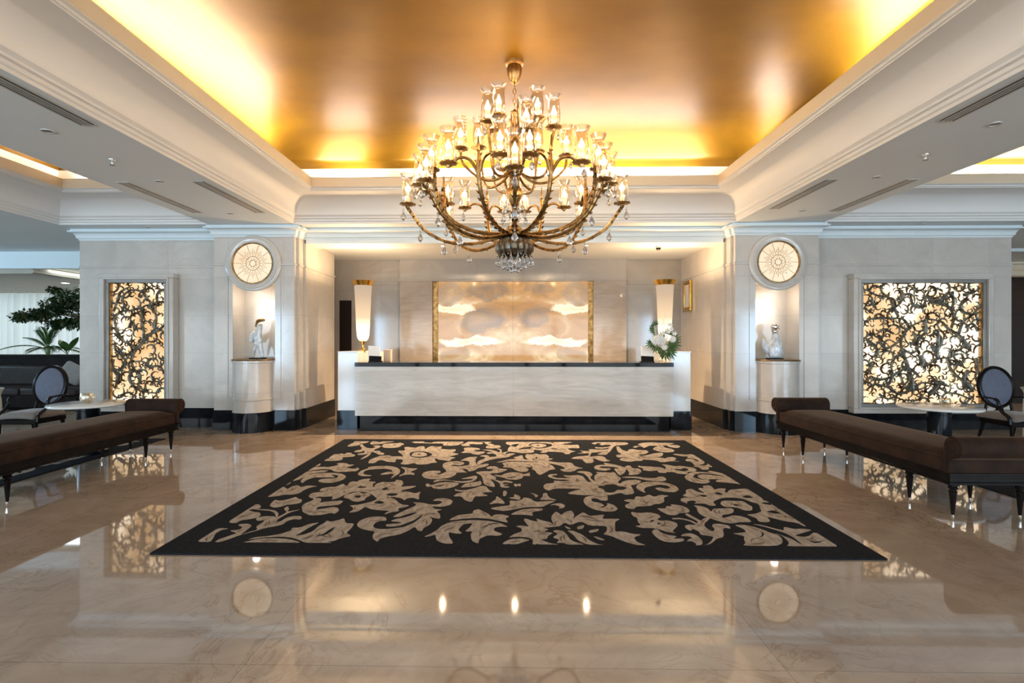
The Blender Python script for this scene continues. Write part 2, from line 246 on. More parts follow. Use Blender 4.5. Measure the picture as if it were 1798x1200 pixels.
# ------------------------------------------------------------------ mesh helpers
OFF = {}
class MB:
    def __init__(s): s.v = []; s.f = []; s.m = []
    def add(s, vs, fs, mi=0):
        b = len(s.v); s.v += [tuple(v) for v in vs]; s.f += [tuple(b+i for i in f) for f in fs]; s.m += [mi]*len(fs); return s
    def box(s, x0, x1, y0, y1, z0, z1, mi=0):
        vs = [(x, y, z) for z in (z0, z1) for y in (y0, y1) for x in (x0, x1)]
        return s.add(vs, [(0, 2, 3, 1), (4, 5, 7, 6), (0, 1, 5, 4), (2, 6, 7, 3), (0, 4, 6, 2), (1, 3, 7, 5)], mi)
    def lathe(s, c, prof, n=24, mi=0, axis='z', a0=0, a1=2*PI, cap=True):
        full = abs(a1-a0-2*PI) < 1e-6; k = n if full else n+1; vs = []
        for r, h in prof:
            for i in range(k):
                a = a0+(a1-a0)*i/n; x, y = r*math.cos(a), r*math.sin(a)
                vs.append({'z': (c[0]+x, c[1]+y, c[2]+h), 'y': (c[0]+x, c[1]+h, c[2]-y), 'x': (c[0]+h, c[1]+x, c[2]+y)}[axis])
        fs = []
        for j in range(len(prof)-1):
            for i in range(n):
                i2 = (i+1) % k if full else i+1
                fs.append((j*k+i, j*k+i2, (j+1)*k+i2, (j+1)*k+i))
        if cap and full:
            if prof[0][0] > 1e-5: fs.append(tuple(reversed(range(k))))
            if prof[-1][0] > 1e-5: fs.append(tuple((len(prof)-1)*k+i for i in range(k)))
        return s.add(vs, fs, mi)
    def tube(s, pts, rad, n=8, mi=0, cap=True):
        P = [Vector(p) for p in pts]; R = rad if isinstance(rad, (list, tuple)) else [rad]*len(P); vs = []; up = None
        for i, p in enumerate(P):
            t = (P[min(i+1, len(P)-1)]-P[max(i-1, 0)]).normalized()
            if up is None: up = Vector((0, 0, 1)) if abs(t.z) < 0.9 else Vector((1, 0, 0))
            a = t.cross(up); a = a.normalized() if a.length > 1e-5 else t.orthogonal().normalized(); b_ = a.cross(t).normalized(); up = b_
            for k in range(n):
                an = 2*PI*k/n; vs.append(p+a*math.cos(an)*R[i]+b_*math.sin(an)*R[i])
        fs = [(j*n+i, j*n+(i+1) % n, (j+1)*n+(i+1) % n, (j+1)*n+i) for j in range(len(P)-1) for i in range(n)]
        if cap: fs += [tuple(reversed(range(n))), tuple((len(P)-1)*n+i for i in range(n))]
        return s.add(vs, fs, mi)
    def sweep(s, path, prof, mi=0, closed=False, side=1):
        """profile (out, z) carried along a plan polyline with mitred corners; out is to the left of travel * side"""
        P = [Vector(p) for p in path]; n = len(P); vs = []
        for i, p in enumerate(P):
            d0 = (P[i]-P[i-1]).normalized() if (i or closed) else None
            d1 = (P[(i+1) % n]-P[i]).normalized() if (i < n-1 or closed) else None
            d0 = d0 or d1; d1 = d1 or d0
            n0 = Vector((-d0.y, d0.x))*side; n1 = Vector((-d1.y, d1.x))*side
            mv = n0+n1; mv = mv/(mv.length_squared/2) if mv.length > 1e-4 else n0
            for o, z in prof: vs.append((p.x+mv.x*o, p.y+mv.y*o, z))
        k = len(prof); fs = []
        for i in range(n if closed else n-1):
            j = (i+1) % n
            for q in range(k-1): fs.append((i*k+q, j*k+q, j*k+q+1, i*k+q+1))
        if not closed: fs += [tuple(range(k)), tuple(reversed(range((n-1)*k, n*k)))]
        return s.add(vs, fs, mi)
    def ico(s, c, r, sub=2, mi=0, sc=(1, 1, 1)):
        bm = bmesh.new(); bmesh.ops.create_icosphere(bm, subdivisions=sub, radius=r)
        vs = [(c[0]+v.co.x*sc[0], c[1]+v.co.y*sc[1], c[2]+v.co.z*sc[2]) for v in bm.verts]
        bm.verts.index_update(); fs = [tuple(v.index for v in f.verts) for f in bm.faces]; bm.free(); return s.add(vs, fs, mi)
    def build(s, name, mats, parent=None, bevel=0, smooth=True, seg=2, solid=0, sub=0, recalc=True, angle=35):
        off = OFF.get(parent.name, Vector((0, 0, 0))) if parent else Vector((0, 0, 0))
        me = bpy.data.meshes.new(name); me.from_pydata([tuple(Vector(v)-off) for v in s.v], [], s.f)
        mats = mats if isinstance(mats, (list, tuple)) else [mats]
        for q in mats: me.materials.append(M[q] if isinstance(q, str) else q)
        for p, i in zip(me.polygons, s.m): p.material_index = i
        if recalc:
            bm = bmesh.new(); bm.from_mesh(me); bmesh.ops.recalc_face_normals(bm, faces=bm.faces); bm.to_mesh(me); bm.free()
        me.validate()
        if smooth:
            for p in me.polygons: p.use_smooth = True
            me.set_sharp_from_angle(angle=math.radians(angle))
        o = bpy.data.objects.new(name, me); COL.objects.link(o)
        if parent: o.parent = parent; OFF[o.name] = off
        else: OFF[o.name] = Vector((0, 0, 0))
        if solid: q = o.modifiers.new('solid', 'SOLIDIFY'); q.thickness = solid; q.offset = 0
        if bevel: q = o.modifiers.new('bevel', 'BEVEL'); q.width = bevel; q.segments = seg; q.limit_method = 'ANGLE'; q.angle_limit = math.radians(40); q.harden_normals = False
        if sub: q = o.modifiers.new('sub', 'SUBSURF'); q.levels = sub; q.render_levels = sub
        return o
def thing(name, loc, label, cat, group=None):
    o = bpy.data.objects.new(name, None); COL.objects.link(o); o.location = loc; o.empty_display_size = 0.1
    OFF[o.name] = Vector(loc); o['label'] = label; o['category'] = cat
    if group: o['group'] = group
    return o
def tag(o, label, cat, group=None):
    o['label'] = label; o['category'] = cat
    if group: o['group'] = group
    return o
def struct(o): o['kind'] = 'structure'; return o
def dup(root, loc=None, rotz=None, label=None, group=None, scale=None):
    def cp(o, par):
        c = o.copy(); COL.objects.link(c); c.parent = par
        for ch in list(o.children): cp(ch, c)
        return c
    r = cp(root, None)
    if loc is not None: r.location = loc
    if rotz is not None: r.rotation_euler.z = rotz
    if scale is not None: r.scale = scale
    if label: r['label'] = label
    if group: r['group'] = group
    return r
def chaikin(pts, it=1):
    for _ in range(it):
        o = []
        for i in range(len(pts)):
            a, b = pts[i], pts[(i+1) % len(pts)]
            o += [(a[0]*.8+b[0]*.2, a[1]*.8+b[1]*.2), (a[0]*.2+b[0]*.8, a[1]*.2+b[1]*.8)]
        pts = o
    return pts
# ================================================================== the setting
Z0 = 3.30
f = MB().box(-17, 17, -6.2, 17, -0.1, 0.0); struct(f.build('floor', 'floor', smooth=False))
# soffit with three coffers cut out: built as plates between the openings
CX = [(-7.25, -4.84), (-3.48, 3.48), (4.84, 9.6)]; CY0, CY1 = 0.55, 8.06
c = MB()
xs = [-17, -7.25, -4.84, -3.48, 3.48, 4.84, 9.6, 17]
for i in range(0, 7, 2): c.box(xs[i], xs[i+1], CY0, CY1, Z0, Z0+0.12)
c.box(-17, 17, -6.2, CY0, Z0, Z0+0.12); c.box(-17, 17, CY1, 10.5, Z0, Z0+0.12)
struct(c.build('ceiling', 'plaster', smooth=False))
def coffer(x0, x1, y0, y1):
    path = [(x0, y0), (x1, y0), (x1, y1), (x0, y1)]          # counter-clockwise: inside is to the left
    prof = [(0.004, Z0-0.004), (0.004, 3.325), (0.022, 3.335), (0.022, 3.365), (0.045, 3.375), (0.045, 3.395), (0.062, 3.41)]
    for k in range(0, 13):
        t = PI/2*k/12; prof.append((0.43-0.355*math.cos(t), 3.42+0.27*math.sin(t)))
    prof += [(0.43, 3.70), (0.445, 3.705), (0.445, 3.725), (0.47, 3.735), (0.47, 3.74)]
    m = MB().sweep(path, prof, closed=True); o = m.build('trim_coffer', 'plaster_trim'); struct(o)
    m = MB().sweep(path, [(0.47, 3.74), (0.475, 3.745), (0.475, 3.875), (0.465, 3.885), (0.445, 3.885), (0.445, 3.735), (-0.16, 3.735), (-0.16, 4.06)], closed=True)
    struct(m.build('trim_coffer_lip', 'cove_wall'))
    # gold vault: cove rising to a flat crown
    prof = []
    for k in range(0, 11):
        t = PI/2*k/10; prof.append((-0.16+0.62*(1-math.cos(t)), 4.06+0.48*math.sin(t)))
    struct(MB().sweep(path, prof[:3], closed=True).build('ceiling_cove', 'cove_wall', angle=60))  # white glow of the tubes put into the colour of the vault's foot
    m = MB().sweep(path, prof[2:], closed=True)
    a, b = x0+0.46, x1-0.46; m.add([(a, y0+0.46, 4.54), (b, y0+0.46, 4.54), (b, y1-0.46, 4.54), (a, y1-0.46, 4.54)], [(0, 1, 2, 3)])
    struct(m.build('ceiling_gold', 'gold_leaf', angle=60))
for x0, x1 in CX: coffer(x0, x1, CY0, CY1)
# ---- main marble walls
YW, YP = 8.47, 8.21
for side, sx in (('left', -1), ('right', 1)):
    X = lambda v: sx*v
    m = MB()
    def bx(a, b, y0, y1, z0, z1): m.box(min(X(a), X(b)), max(X(a), X(b)), y0, y1, z0, z1)
    end = 7.27 if sx < 0 else 8.09
    bx(4.84, end, YW, 8.95, 0, Z0)
    nc = 4.19; nw = 0.345
    bx(3.53, nc-nw, YP, 8.75, 0, Z0); bx(nc+nw, 4.84, YP, 8.95, 0, Z0); bx(nc-nw, nc+nw, YP, 8.75, 2.37, Z0); bx(nc-nw, nc+nw, YP, 8.75, 0, 1.13)
    bx(nc-nw, nc+nw, 8.58, 8.75, 1.13, 2.37)
    bx(3.49, 3.56, 8.30, 8.5, 0, Z0)
    bx(3.45, 3.95, YW, 9.83 if sx < 0 else 10.75, 0, Z0)
    struct(m.build('wall_'+side, 'wall', smooth=False))
    # raised astragal lines, drawn round the pilaster and along the wall
    zt = 2.68; pr = [(0, zt-0.022), (0.012, zt-0.02), (0.02, zt-0.008), (0.02, zt+0.008), (0.012, zt+0.02), (0, zt+0.022)]
    t = MB()
    t.sweep([(X(end), YW), (X(4.84), YW), (X(4.84), YP), (X(nc+0.42), YP)], pr, side=sx)
    t.sweep([(X(nc-0.42), YP), (X(3.53), YP), (X(3.53), 8.30), (X(3.49), 8.30), (X(3.49), YW), (X(3.45), YW), (X(3.45), 9.83 if sx < 0 else 10.6)], pr, side=sx)
    # stone frame moulding down both sides of the niche and round the pedestal
    for q in (nc-0.43, nc+0.43):
        t.box(min(X(q-0.012), X(q+0.012)), max(X(q-0.012), X(q+0.012)), YP-0.012, YP, 0.52, 2.56)
    t.box(min(X(nc-0.442), X(nc-0.33)), max(X(nc-0.442), X(nc-0.33)), YP-0.012, YP, 0.50, 0.525)
    t.box(min(X(nc+0.442), X(nc+0.33)), max(X(nc+0.442), X(nc+0.33)), YP-0.012, YP, 0.50, 0.525)
    struct(t.build('trim_'+side, 'wall'))
    # black stone skirting
    bp = [(0, 0.0), (0.014, 0.0), (0.014, 0.312), (0.008, 0.32), (0, 0.32)]
    t = MB()
    t.sweep([(X(end), 8.95), (X(end), YW), (X(4.84), YW), (X(4.84), YP), (X(3.53), YP), (X(3.53), 8.30), (X(3.49), 8.30), (X(3.49), YW), (X(3.45), YW), (X(3.45), 9.83 if sx < 0 else 10.6)], bp, side=sx)
    struct(t.build('baseboard_'+side, 'black_marble'))
# cornice running across both wings, the pilasters and the beam over the desk
cp = [(0, 3.125), (0.012, 3.125), (0.012, 3.145), (0.03, 3.155), (0.036, 3.17)] + [(0.036+0.075*(1-math.cos(PI/2*k/6)), 3.17+0.075*math.sin(PI/2*k/6)) for k in range(1, 7)] + [(0.118, 3.25), (0.118, 3.272), (0.09, 3.275), (0.09, 3.30), (0, 3.30)]
path = [(-7.27, 8.95), (-7.27, YW), (-4.84, YW), (-4.84, YP), (-3.53, YP), (-3.53, 8.30), (-3.49, 8.30), (-3.49, YW)]
path2 = [(-x, y) for x, y in reversed(path)]; path2[-1] = (8.09, 8.95); path2[-2] = (8.09, YW)
struct(MB().sweep(path+path2, cp, side=-1).build('trim_cornice', 'cornice'))
# beam over the desk opening, alcove ceiling
struct(MB().box(-3.47, 3.47, YW, 8.94, 3.06, Z0).build('wall_beam', 'plaster', smooth=False))
struct(MB().box(-6.5, 3.5, 8.94, 10.8, 3.12, 3.2).build('ceiling_alcove', 'plaster', smooth=False))
# alcove back wall with the projecting centre bay and its recess
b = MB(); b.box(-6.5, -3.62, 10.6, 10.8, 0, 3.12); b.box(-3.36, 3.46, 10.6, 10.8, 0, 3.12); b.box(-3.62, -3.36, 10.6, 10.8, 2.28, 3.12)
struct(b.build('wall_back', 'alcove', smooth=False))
b = MB(); b.box(-2.33, -1.66, 10.5, 10.6, 0, 2.665); b.box(1.64, 2.31, 10.5, 10.6, 0, 2.665); b.box(-1.66, 1.64, 10.5, 10.6, 0, 0.9)
struct(b.build('wall_back_bay', 'bay', smooth=False))
b = MB(); b.box(-2.33, 2.31, 10.5, 10.6, 2.70, 3.12); struct(b.build('wall_back_bay_top', 'alcove', smooth=False))
b = MB(); b.box(-2.37, 2.35, 10.47, 10.6, 2.665, 2.70); b.box(-3.36, -2.33, 10.585, 10.6, 2.60, 2.63); b.box(2.31, 3.45, 10.585, 10.6, 2.60, 2.63)
struct(b.build('trim_back', 'alcove', bevel=0.006))
# dark door at the end of the passage on the left
d = MB(); d.box(-3.62, -3.36, 10.62, 10.66, 0, 2.28); struct(d.build('door_1', 'dark_wood', smooth=False))
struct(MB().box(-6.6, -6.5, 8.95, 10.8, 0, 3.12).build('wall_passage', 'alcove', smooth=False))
# ---- the far left: lounge beyond the wall
struct(MB().box(-17, -6.6, 10.5, 10.62, 2.95, Z0).build('wall_lounge_beam', 'cornice', smooth=False))
l = MB().box(-17, -6.6, 10.62, 15.4, 3.02, 3.10); struct(l.build('ceiling_lounge', 'cornice', smooth=False))
l = MB().box(-17, -10.15, 10.62, 15.4, 2.86, 3.02); l.box(-10.15, -6.6, 13.2, 15.4, 2.86, 3.02); l.sweep([(-10.15, 10.62), (-10.15, 13.2), (-6.6, 13.2)], [(0, 2.86), (0.05, 2.88), (0.06, 2.93), (0.0, 2.95)], side=-1)
struct(l.build('ceiling_lounge_drop', 'tan_ceiling'))
struct(MB().box(-17, -6.6, 15.6, 15.7, 0, 3.1).build('wall_lounge', 'plaster', smooth=False))
struct(MB().box(-17.1, -17, -6.2, 15.7, 0, Z0+.1).build('wall_far_left', 'wall', smooth=False))
# ---- the far right: dark panelled wall
r_ = MB(); r_.box(8.6, 17, 12.0, 12.1, 0, 2.9)
for z in (0.32, 1.10, 2.05, 2.62): r_.box(8.6, 17, 11.985, 12.0, z, z+0.02)
for k in range(9): r_.box(8.6+k*0.93, 8.64+k*0.93, 11.985, 12.0, 0, 2.9)
struct(r_.build('wall_far_right', 'dark_wood', smooth=False))
r_ = MB(); r_.box(8.0, 17, 11.9, 12.1, 2.9, 3.3); r_.sweep([(8.0, 11.9), (17, 11.9)], [(0, 2.9), (0.05, 2.93), (0.03, 3.02), (0.08, 3.06), (0.10, 3.16), (0, 3.2)], side=-1)
struct(r_.build('trim_far_right', 'cove_wall'))
struct(MB().box(3.95, 17, 10.5, 12.1, 3.24, 3.3).build('ceiling_far_right', 'cornice', smooth=False))
struct(MB().box(17, 17.1, -6.2, 12.1, 0, 3.4).build('wall_far_right_side', 'wall', smooth=False))
struct(MB().box(3.95, 8.09, 8.95, 9.05, 0, 3.3).build('wall_right_rear', 'wall', smooth=False))
# ---- glass front behind the camera
gf = MB(); gf.box(-17, 17, -6.2, -6.05, 0, 0.12); gf.box(-17, 17, -6.2, -6.05, 3.0, 3.42)
for x in [-17+2.4*k-.09+.8*(k % 2) for k in range(15)]: gf.box(x, x+0.18, -6.2, -6.02, 0.12, 3.0)
struct(gf.build('wall_front', 'dark_wood', smooth=False))
# ================================================================== fixtures in the ceiling
def slot(x, y0, y1, label):
    t = thing('air_vent', (x, (y0+y1)/2, Z0), label, 'air vent', 'linear air vents in the beams')
    m = MB(); w = 0.075
    m.box(x-w, x-w+0.014, y0, y1, Z0-0.006, Z0); m.box(x+w-0.014, x+w, y0, y1, Z0-0.006, Z0); m.box(x-w, x+w, y0-0.014, y0, Z0-0.006, Z0); m.box(x-w, x+w, y1, y1+0.014, Z0-0.006, Z0)
    m.build('frame', 'slot_metal', t, smooth=False)
    MB().box(x-w+0.014, x+w-0.014, y0, y1, Z0-0.002, Z0-0.0005).build('backing', 'dark_glass', t, smooth=False)
    for q in (-0.03, 0.0, 0.03): MB().box(x+q-0.007, x+q+0.007, y0, y1, Z0-0.008, Z0-0.001).build('slat', 'slot_metal', t, smooth=False)
slot(-3.64, 2.9, 4.33, 'long air vent in the left beam, nearest the camera beside the coffer edge')
slot(-3.66, 5.89, 7.34, 'air vent in the left beam near the wall, beside the gold coffer')
slot(-4.56, 5.91, 7.33, 'air vent in the left beam near the wall, beside the left side coffer')
slot(3.64, 2.9, 4.38, 'long air vent in the right beam, nearest the camera beside the coffer edge')
slot(3.66, 5.95, 7.25, 'air vent in the right beam near the wall, beside the gold coffer')
slot(4.58, 5.96, 7.4, 'air vent in the right beam near the wall, beside the right side coffer')
def downlight(x, y, z, label, r=0.05, on=False, cat='downlight'):
    t = thing('downlight', (x, y, z), label, 'downlight', 'recessed downlights')
    MB().lathe((x, y, z), [(r*0.78, 0.0), (r*0.80, -0.006), (r, -0.008), (r*1.02, -0.001), (r*1.02, 0.0)], 24, cap=False).build('trim_ring', 'slot_metal', t)
    MB().lathe((x, y, z), [(0.0, -0.002), (r*0.79, -0.003)], 20, cap=False).build('lamp', 'lamp_on' if on else 'frame_metal', t)
for sx, sn in ((-1, 'left'), (1, 'right')):
    for yy, dn in ((4.45, 'nearest the camera'), (5.88, 'in the middle of it'), (7.37, 'nearest the wall')):
        downlight(sx*4.11, yy, Z0, 'unlit round downlight in the %s ceiling beam, %s' % (sn, dn))
    t = thing('sprinkler', (sx*4.10, 5.17, Z0), 'small sprinkler head hanging from the %s ceiling beam' % sn, 'sprinkler')
    MB().lathe((sx*4.10, 5.17, Z0), [(0.0, 0), (0.032, 0), (0.03, -0.006), (0.01, -0.008), (0.009, -0.03), (0.014, -0.032), (0.012, -0.05), (0.0, -0.052)], 16).build('body', 'silver', t)
    MB().lathe((sx*4.10, 5.17, Z0-0.056), [(0.0, 0), (0.024, 0.0), (0.024, -0.003), (0.0, -0.003)], 16).build('deflector', 'frame_metal', t)
downlight(-5.95, 8.25, Z0, 'small downlight in front of the left wall cornice', 0.04)
downlight(6.5, 8.25, Z0, 'small downlight in front of the right wall cornice', 0.04)
for x, n_ in ((-1.2, 'left of the chandelier'), (0.03, 'behind the chandelier'), (1.24, 'right of the chandelier')):
    downlight(x, 8.7, 3.06, 'lit downlight under the beam over the desk, '+n_, 0.035, True)
    spot('desk_downlight_lamp', (x, 8.7, 3.04), 260, (1.0, 0.70, 0.42), 2.5, 1.0, (0, 0, 0), 0.015)
t = thing('security_camera', (2.48, 8.8, 3.06), 'small dark dome security camera under the beam over the desk', 'security camera')
MB().lathe((2.48, 8.8, 3.06), [(0, 0), (0.05, 0), (0.05, -0.025), (0.042, -0.03)], 20, cap=False).build('housing', 'slot_metal', t)
MB().lathe((2.48, 8.8, 3.03), [(0.042, 0)]+[(0.042*math.cos(a*PI/12), -0.042*math.sin(a*PI/12)) for a in range(1, 7)], 20, cap=False).build('dome', 'black_marble', t)
downlight(-11.0, 12.4, 2.86, 'lit downlight in the tan ceiling of the left lounge', 0.1, True)
spot('lounge_downlight', (-11.0, 12.4, 2.8), 60, (1.0, 0.85, 0.65), 2.0, 0.8)
area('lounge_window_daylight', (-12, 15.5, 1.5), (PI/2, 0, PI), 9, 2.6, 55, DAY)
area('lounge_cove', (-9, 11.6, 3.0), (0, 0, 0), 3, 1.2, 30, (0.8, 0.92, 1.0))
spot('dark_wall_cove', (12, 11.2, 3.2), 60, WARM, 2.6, 1.0)
# ================================================================== niches: pedestal, medallion, spotlight
def niche(sx, sn):
    cx = sx*4.19; cy = YP-0.004
    t = thing('pedestal', (cx, cy, 0), 'half-round marble pedestal with black base under the %s niche' % sn, 'pedestal')
    a0, a1 = PI, 2*PI; R_ = 0.305
    MB().lathe((cx, cy, 0), [(R_+0.012, 0), (R_+0.012, 0.305), (R_+0.004, 0.312)], 40, a0=a0, a1=a1).build('base', 'black_marble', t)
    MB().lathe((cx, cy, 0), [(R_+0.006, 0.312), (R_+0.006, 0.49), (R_-0.002, 0.497), (R_-0.002, 0.503), (R_+0.012, 0.508), (R_+0.012, 0.53), (R_-0.002, 0.536), (R_-0.002, 1.085), (R_+0.012, 1.092), (R_+0.012, 1.128)], 40, a0=a0, a1=a1).build('shaft', 'wall', t)
    MB().lathe((cx, cy, 0), [(0, 1.1305), (R_+0.02, 1.1305), (R_+0.022, 1.138), (R_+0.018, 1.146), (0, 1.146)], 40, a0=a0, a1=a1).build('top_slab', 'bronze', t)
    struct(MB().box(cx-0.343, cx+0.343, YP-0.002, 8.578, 1.131, 1.146).build('trim_niche_ledge_'+sn, 'bronze'))
    z = 2.69
    struct(MB().lathe((cx, YP-0.001, z), [(0.335, 0), (0.335, -0.045), (0.345, -0.052), (0.40, -0.055), (0.41, -0.045), (0.425, -0.045), (0.455, -0.03), (0.46, 0.0)], 64, axis='y', cap=False).build('trim_ring_'+sn, 'wall'))
    t = thing('wall_light', (cx, YP, z), 'round glowing sunburst wall light over the %s niche' % sn, 'wall light')
    MB().lathe((cx, YP-0.01, z), [(0.0, -0.02), (0.318, -0.02), (0.318, 0.0)], 48, axis='y', cap=False).build('glass_disc', 'medallion', t)
    MB().lathe((cx, YP-0.01, z), [(0.315, -0.0), (0.315, -0.045), (0.322, -0.05), (0.334, -0.05), (0.334, 0.0)], 64, axis='y', cap=False).build('rim', 'bronze', t)
    rb = MB(); y = YP-0.034
    for k in range(40):
        a = 2*PI*k/40; long_ = k % 2 == 0; r0 = 0.115; r1 = 0.312 if long_ and k % 4 == 0 else (0.235 if long_ else 0.20); w = 0.0028
        if not long_: r0 = 0.15
        d = Vector((math.cos(a), 0, math.sin(a))); p = Vector((-d.z, 0, d.x)); C0 = Vector((cx, y, z)); vs = []
        for yy in (0, 0.006):
            for rr, s_ in ((r0, 1), (r1, 1), (r1, -1), (r0, -1)): vs.append(C0+d*rr+p*s_*w+Vector((0, yy, 0)))
        rb.add(vs, [(0, 1, 2, 3), (4, 7, 6, 5), (0, 4, 5, 1), (1, 5, 6, 2), (2, 6, 7, 3), (3, 7, 4, 0)])
    rb.build('rays', 'bronze', t, smooth=False)
    rg = MB()
    for rr in (0.112, 0.05): rg.lathe((cx, y, z), [(rr-0.004, 0.006), (rr-0.004, 0), (rr+0.004, 0), (rr+0.004, 0.006)], 48, axis='y', cap=False)
    for k in range(8):
        a = 2*PI*k/8; rg.tube([(cx+math.cos(a+da)*r2, y, z+math.sin(a+da)*r2) for r2, da in ((0.05, -0.3), (0.085, -0.25), (0.1, 0), (0.085, 0.25), (0.05, 0.3))], 0.0025, 5)
    rg.build('rosette', 'bronze', t)
    downlight(cx, 8.42, 2.368, 'tiny lit spotlight in the top of the %s niche' % sn, 0.022, True)
    spot('niche_spot', (cx-sx*0.02, 8.43, 2.34), 18, (1.0, 0.84, 0.66), 1.1, 0.9, (0.12, 0, 0), 0.012); point('niche_glow', (cx, 8.3, 2.1), 2.6, (1.0, 0.8, 0.6), 0.05)
niche(-1, 'left'); niche(1, 'right')
# ================================================================== lit scroll panels
def ridge(mb, pts, widths, y, h, mi=0):
    """tapered stroke in the wall plane (x, z) with a raised ridge towards the room"""
    vs = []; n = len(pts)
    for i, (x, z) in enumerate(pts):
        a = pts[max(i-1, 0)]; b = pts[min(i+1, n-1)]; dx, dz = b[0]-a[0], b[1]-a[1]; L = math.hypot(dx, dz) or 1; nx, nz = -dz/L, dx/L; w = widths[i]/2
        hh = h*(0.35+0.65*min(1, widths[i]/0.03))
        vs += [(x+nx*w, y, z+nz*w), (x+nx*w*.55, y-hh*.75, z+nz*w*.55), (x, y-hh*.5, z), (x-nx*w*.55, y-hh*.8, z-nz*w*.55), (x-nx*w, y, z-nz*w)]
    fs = []
    for i in range(n-1):
        for q in range(4): fs.append((i*5+q, (i+1)*5+q, (i+1)*5+q+1, i*5+q+1))
        fs.append((i*5+4, (i+1)*5+4, (i+1)*5, i*5))
    mb.add(vs, fs, mi)
def comma(mb, x, z, r, a, turn, w, y, h, clip, mi=0, spiral=0.55):
    pts = []; ws = []; n = 15
    for i in range(n):
        t = i/(n-1); rr = r*(1-spiral*t); an = a+turn*t
        px, pz = x+rr*math.cos(an), z+rr*math.sin(an)
        if not (clip[0] < px < clip[1] and clip[2] < pz < clip[3]): px = min(max(px, clip[0]), clip[1]); pz = min(max(pz, clip[2]), clip[3])
        pts.append((px, pz)); ws.append(w*(0.18+math.sin(PI*min(1, t*0.9+0.1))**1.3))
    ridge(mb, pts, ws, y, h, mi)
def spline(P, n=8):
    out = []
    for i in range(len(P)-1):
        p0 = P[max(i-1, 0)]; p1 = P[i]; p2 = P[i+1]; p3 = P[min(i+2, len(P)-1)]
        for k in range(n):
            t = k/n
            out.append(tuple(0.5*((2*p1[j])+(-p0[j]+p2[j])*t+(2*p0[j]-5*p1[j]+4*p2[j]-p3[j])*t*t+(-p0[j]+3*p1[j]-3*p2[j]+p3[j])*t**3) for j in range(len(p1))))
    out.append(tuple(P[-1])); return out
STR_R = [  # main stems traced in the panel (u across 0-100, v up 0-100, width)
 [(42,10,4),(41,20,7),(38,30,6),(34,42,3.5),(32,52,3),(38,62,3),(46,67,2.5),(56,70,3),(66,68,2)],
 [(41,12,5),(35,9,4),(28,9,3),(20,14,3),(10,16,3),(3,11,2)], [(43,12,4),(48,17,3),(56,17,2.5),(62,14,1.5)],
 [(38,30,5),(44,26,4),(47,22,3)], [(38,32,5),(33,28,3),(30,24,2)], [(34,42,4),(27,38,3.5),(24,31,2.5),(26,24,1.5)],
 [(34,45,4),(41,42,3.5),(46,46,2.5),(44,52,1.5)], [(36,58,4),(28,50,3),(20,46,4),(15,51,3),(18,57,1.5)],
 [(40,62,4),(34,70,3),(26,71,3),(16,71,4),(6,70,3),(2,66,1)], [(30,72,3),(26,80,4),(22,88,3),(12,90,3),(4,94,1.5)],
 [(52,70,3),(53,60,4),(47,54,3),(46,48,2)], [(56,56,4),(62,58,3.5),(66,52,5),(61,44,6),(57,50,3)],
 [(63,62,3),(63,50,5),(62,42,8),(63,38,3)], [(48,40,6),(50,35,7),(50,31,4),(55,33,3),(62,37,4),(70,38,1.5)],
 [(66,68,3),(72,62,4),(80,57,5),(86,50,7),(90,44,4)], [(74,63,3),(76,72,3),(72,80,4),(64,84,7),(58,84,5),(54,90,2)],
 [(64,84,5),(72,92,4),(76,86,4),(74,78,2)], [(66,94,3),(58,96,2.5),(54,90,2),(50,80,3),(42,82,4),(40,90,2)],
 [(80,58,4),(84,68,3),(92,74,3),(98,82,2)], [(92,74,3),(84,76,5),(82,82,4),(88,86,2)], [(84,90,5),(92,92,3),(98,96,1.5)],
 [(86,50,4),(80,44,3),(74,44,3),(72,36,4),(78,32,3),(84,36,3),(82,42,2)], [(70,38,2),(74,28,4),(80,22,4),(88,16,7),(92,10,3)],
 [(62,14,6),(66,17,7),(72,14,2)], [(56,8,7),(62,15,6),(58,22,3)], [(62,15,4),(70,10,3),(80,8,3),(90,4,2)], [(88,28,4),(84,20,5),(86,12,4)],
 [(8,22,4),(14,20,5),(24,22,3),(30,26,3),(34,16,3)], [(22,28,4),(25,22,5),(20,14,3)], [(3,54,3),(8,50,4),(12,44,3),(8,38,2)],
 [(8,34,3),(6,28,3),(2,24,2)], [(26,58,3),(18,62,3),(12,58,2),(6,58,2)], [(22,78,4),(30,82,3),(34,90,3),(30,96,1.5)],
 [(10,80,3),(6,86,3),(2,80,2)], [(42,60,3),(44,54,3),(40,48,2)], [(96,60,3),(92,66,3),(86,64,2)], [(46,92,3),(40,97,2),(30,95,2)],
 [(94,38,4),(96,30,3),(94,22,2),(98,14,1)], [(76,96,3),(82,98,2)], [(50,8,4),(46,3,3),(34,3,2)], [(14,8,4),(22,4,3),(30,8,2)]]
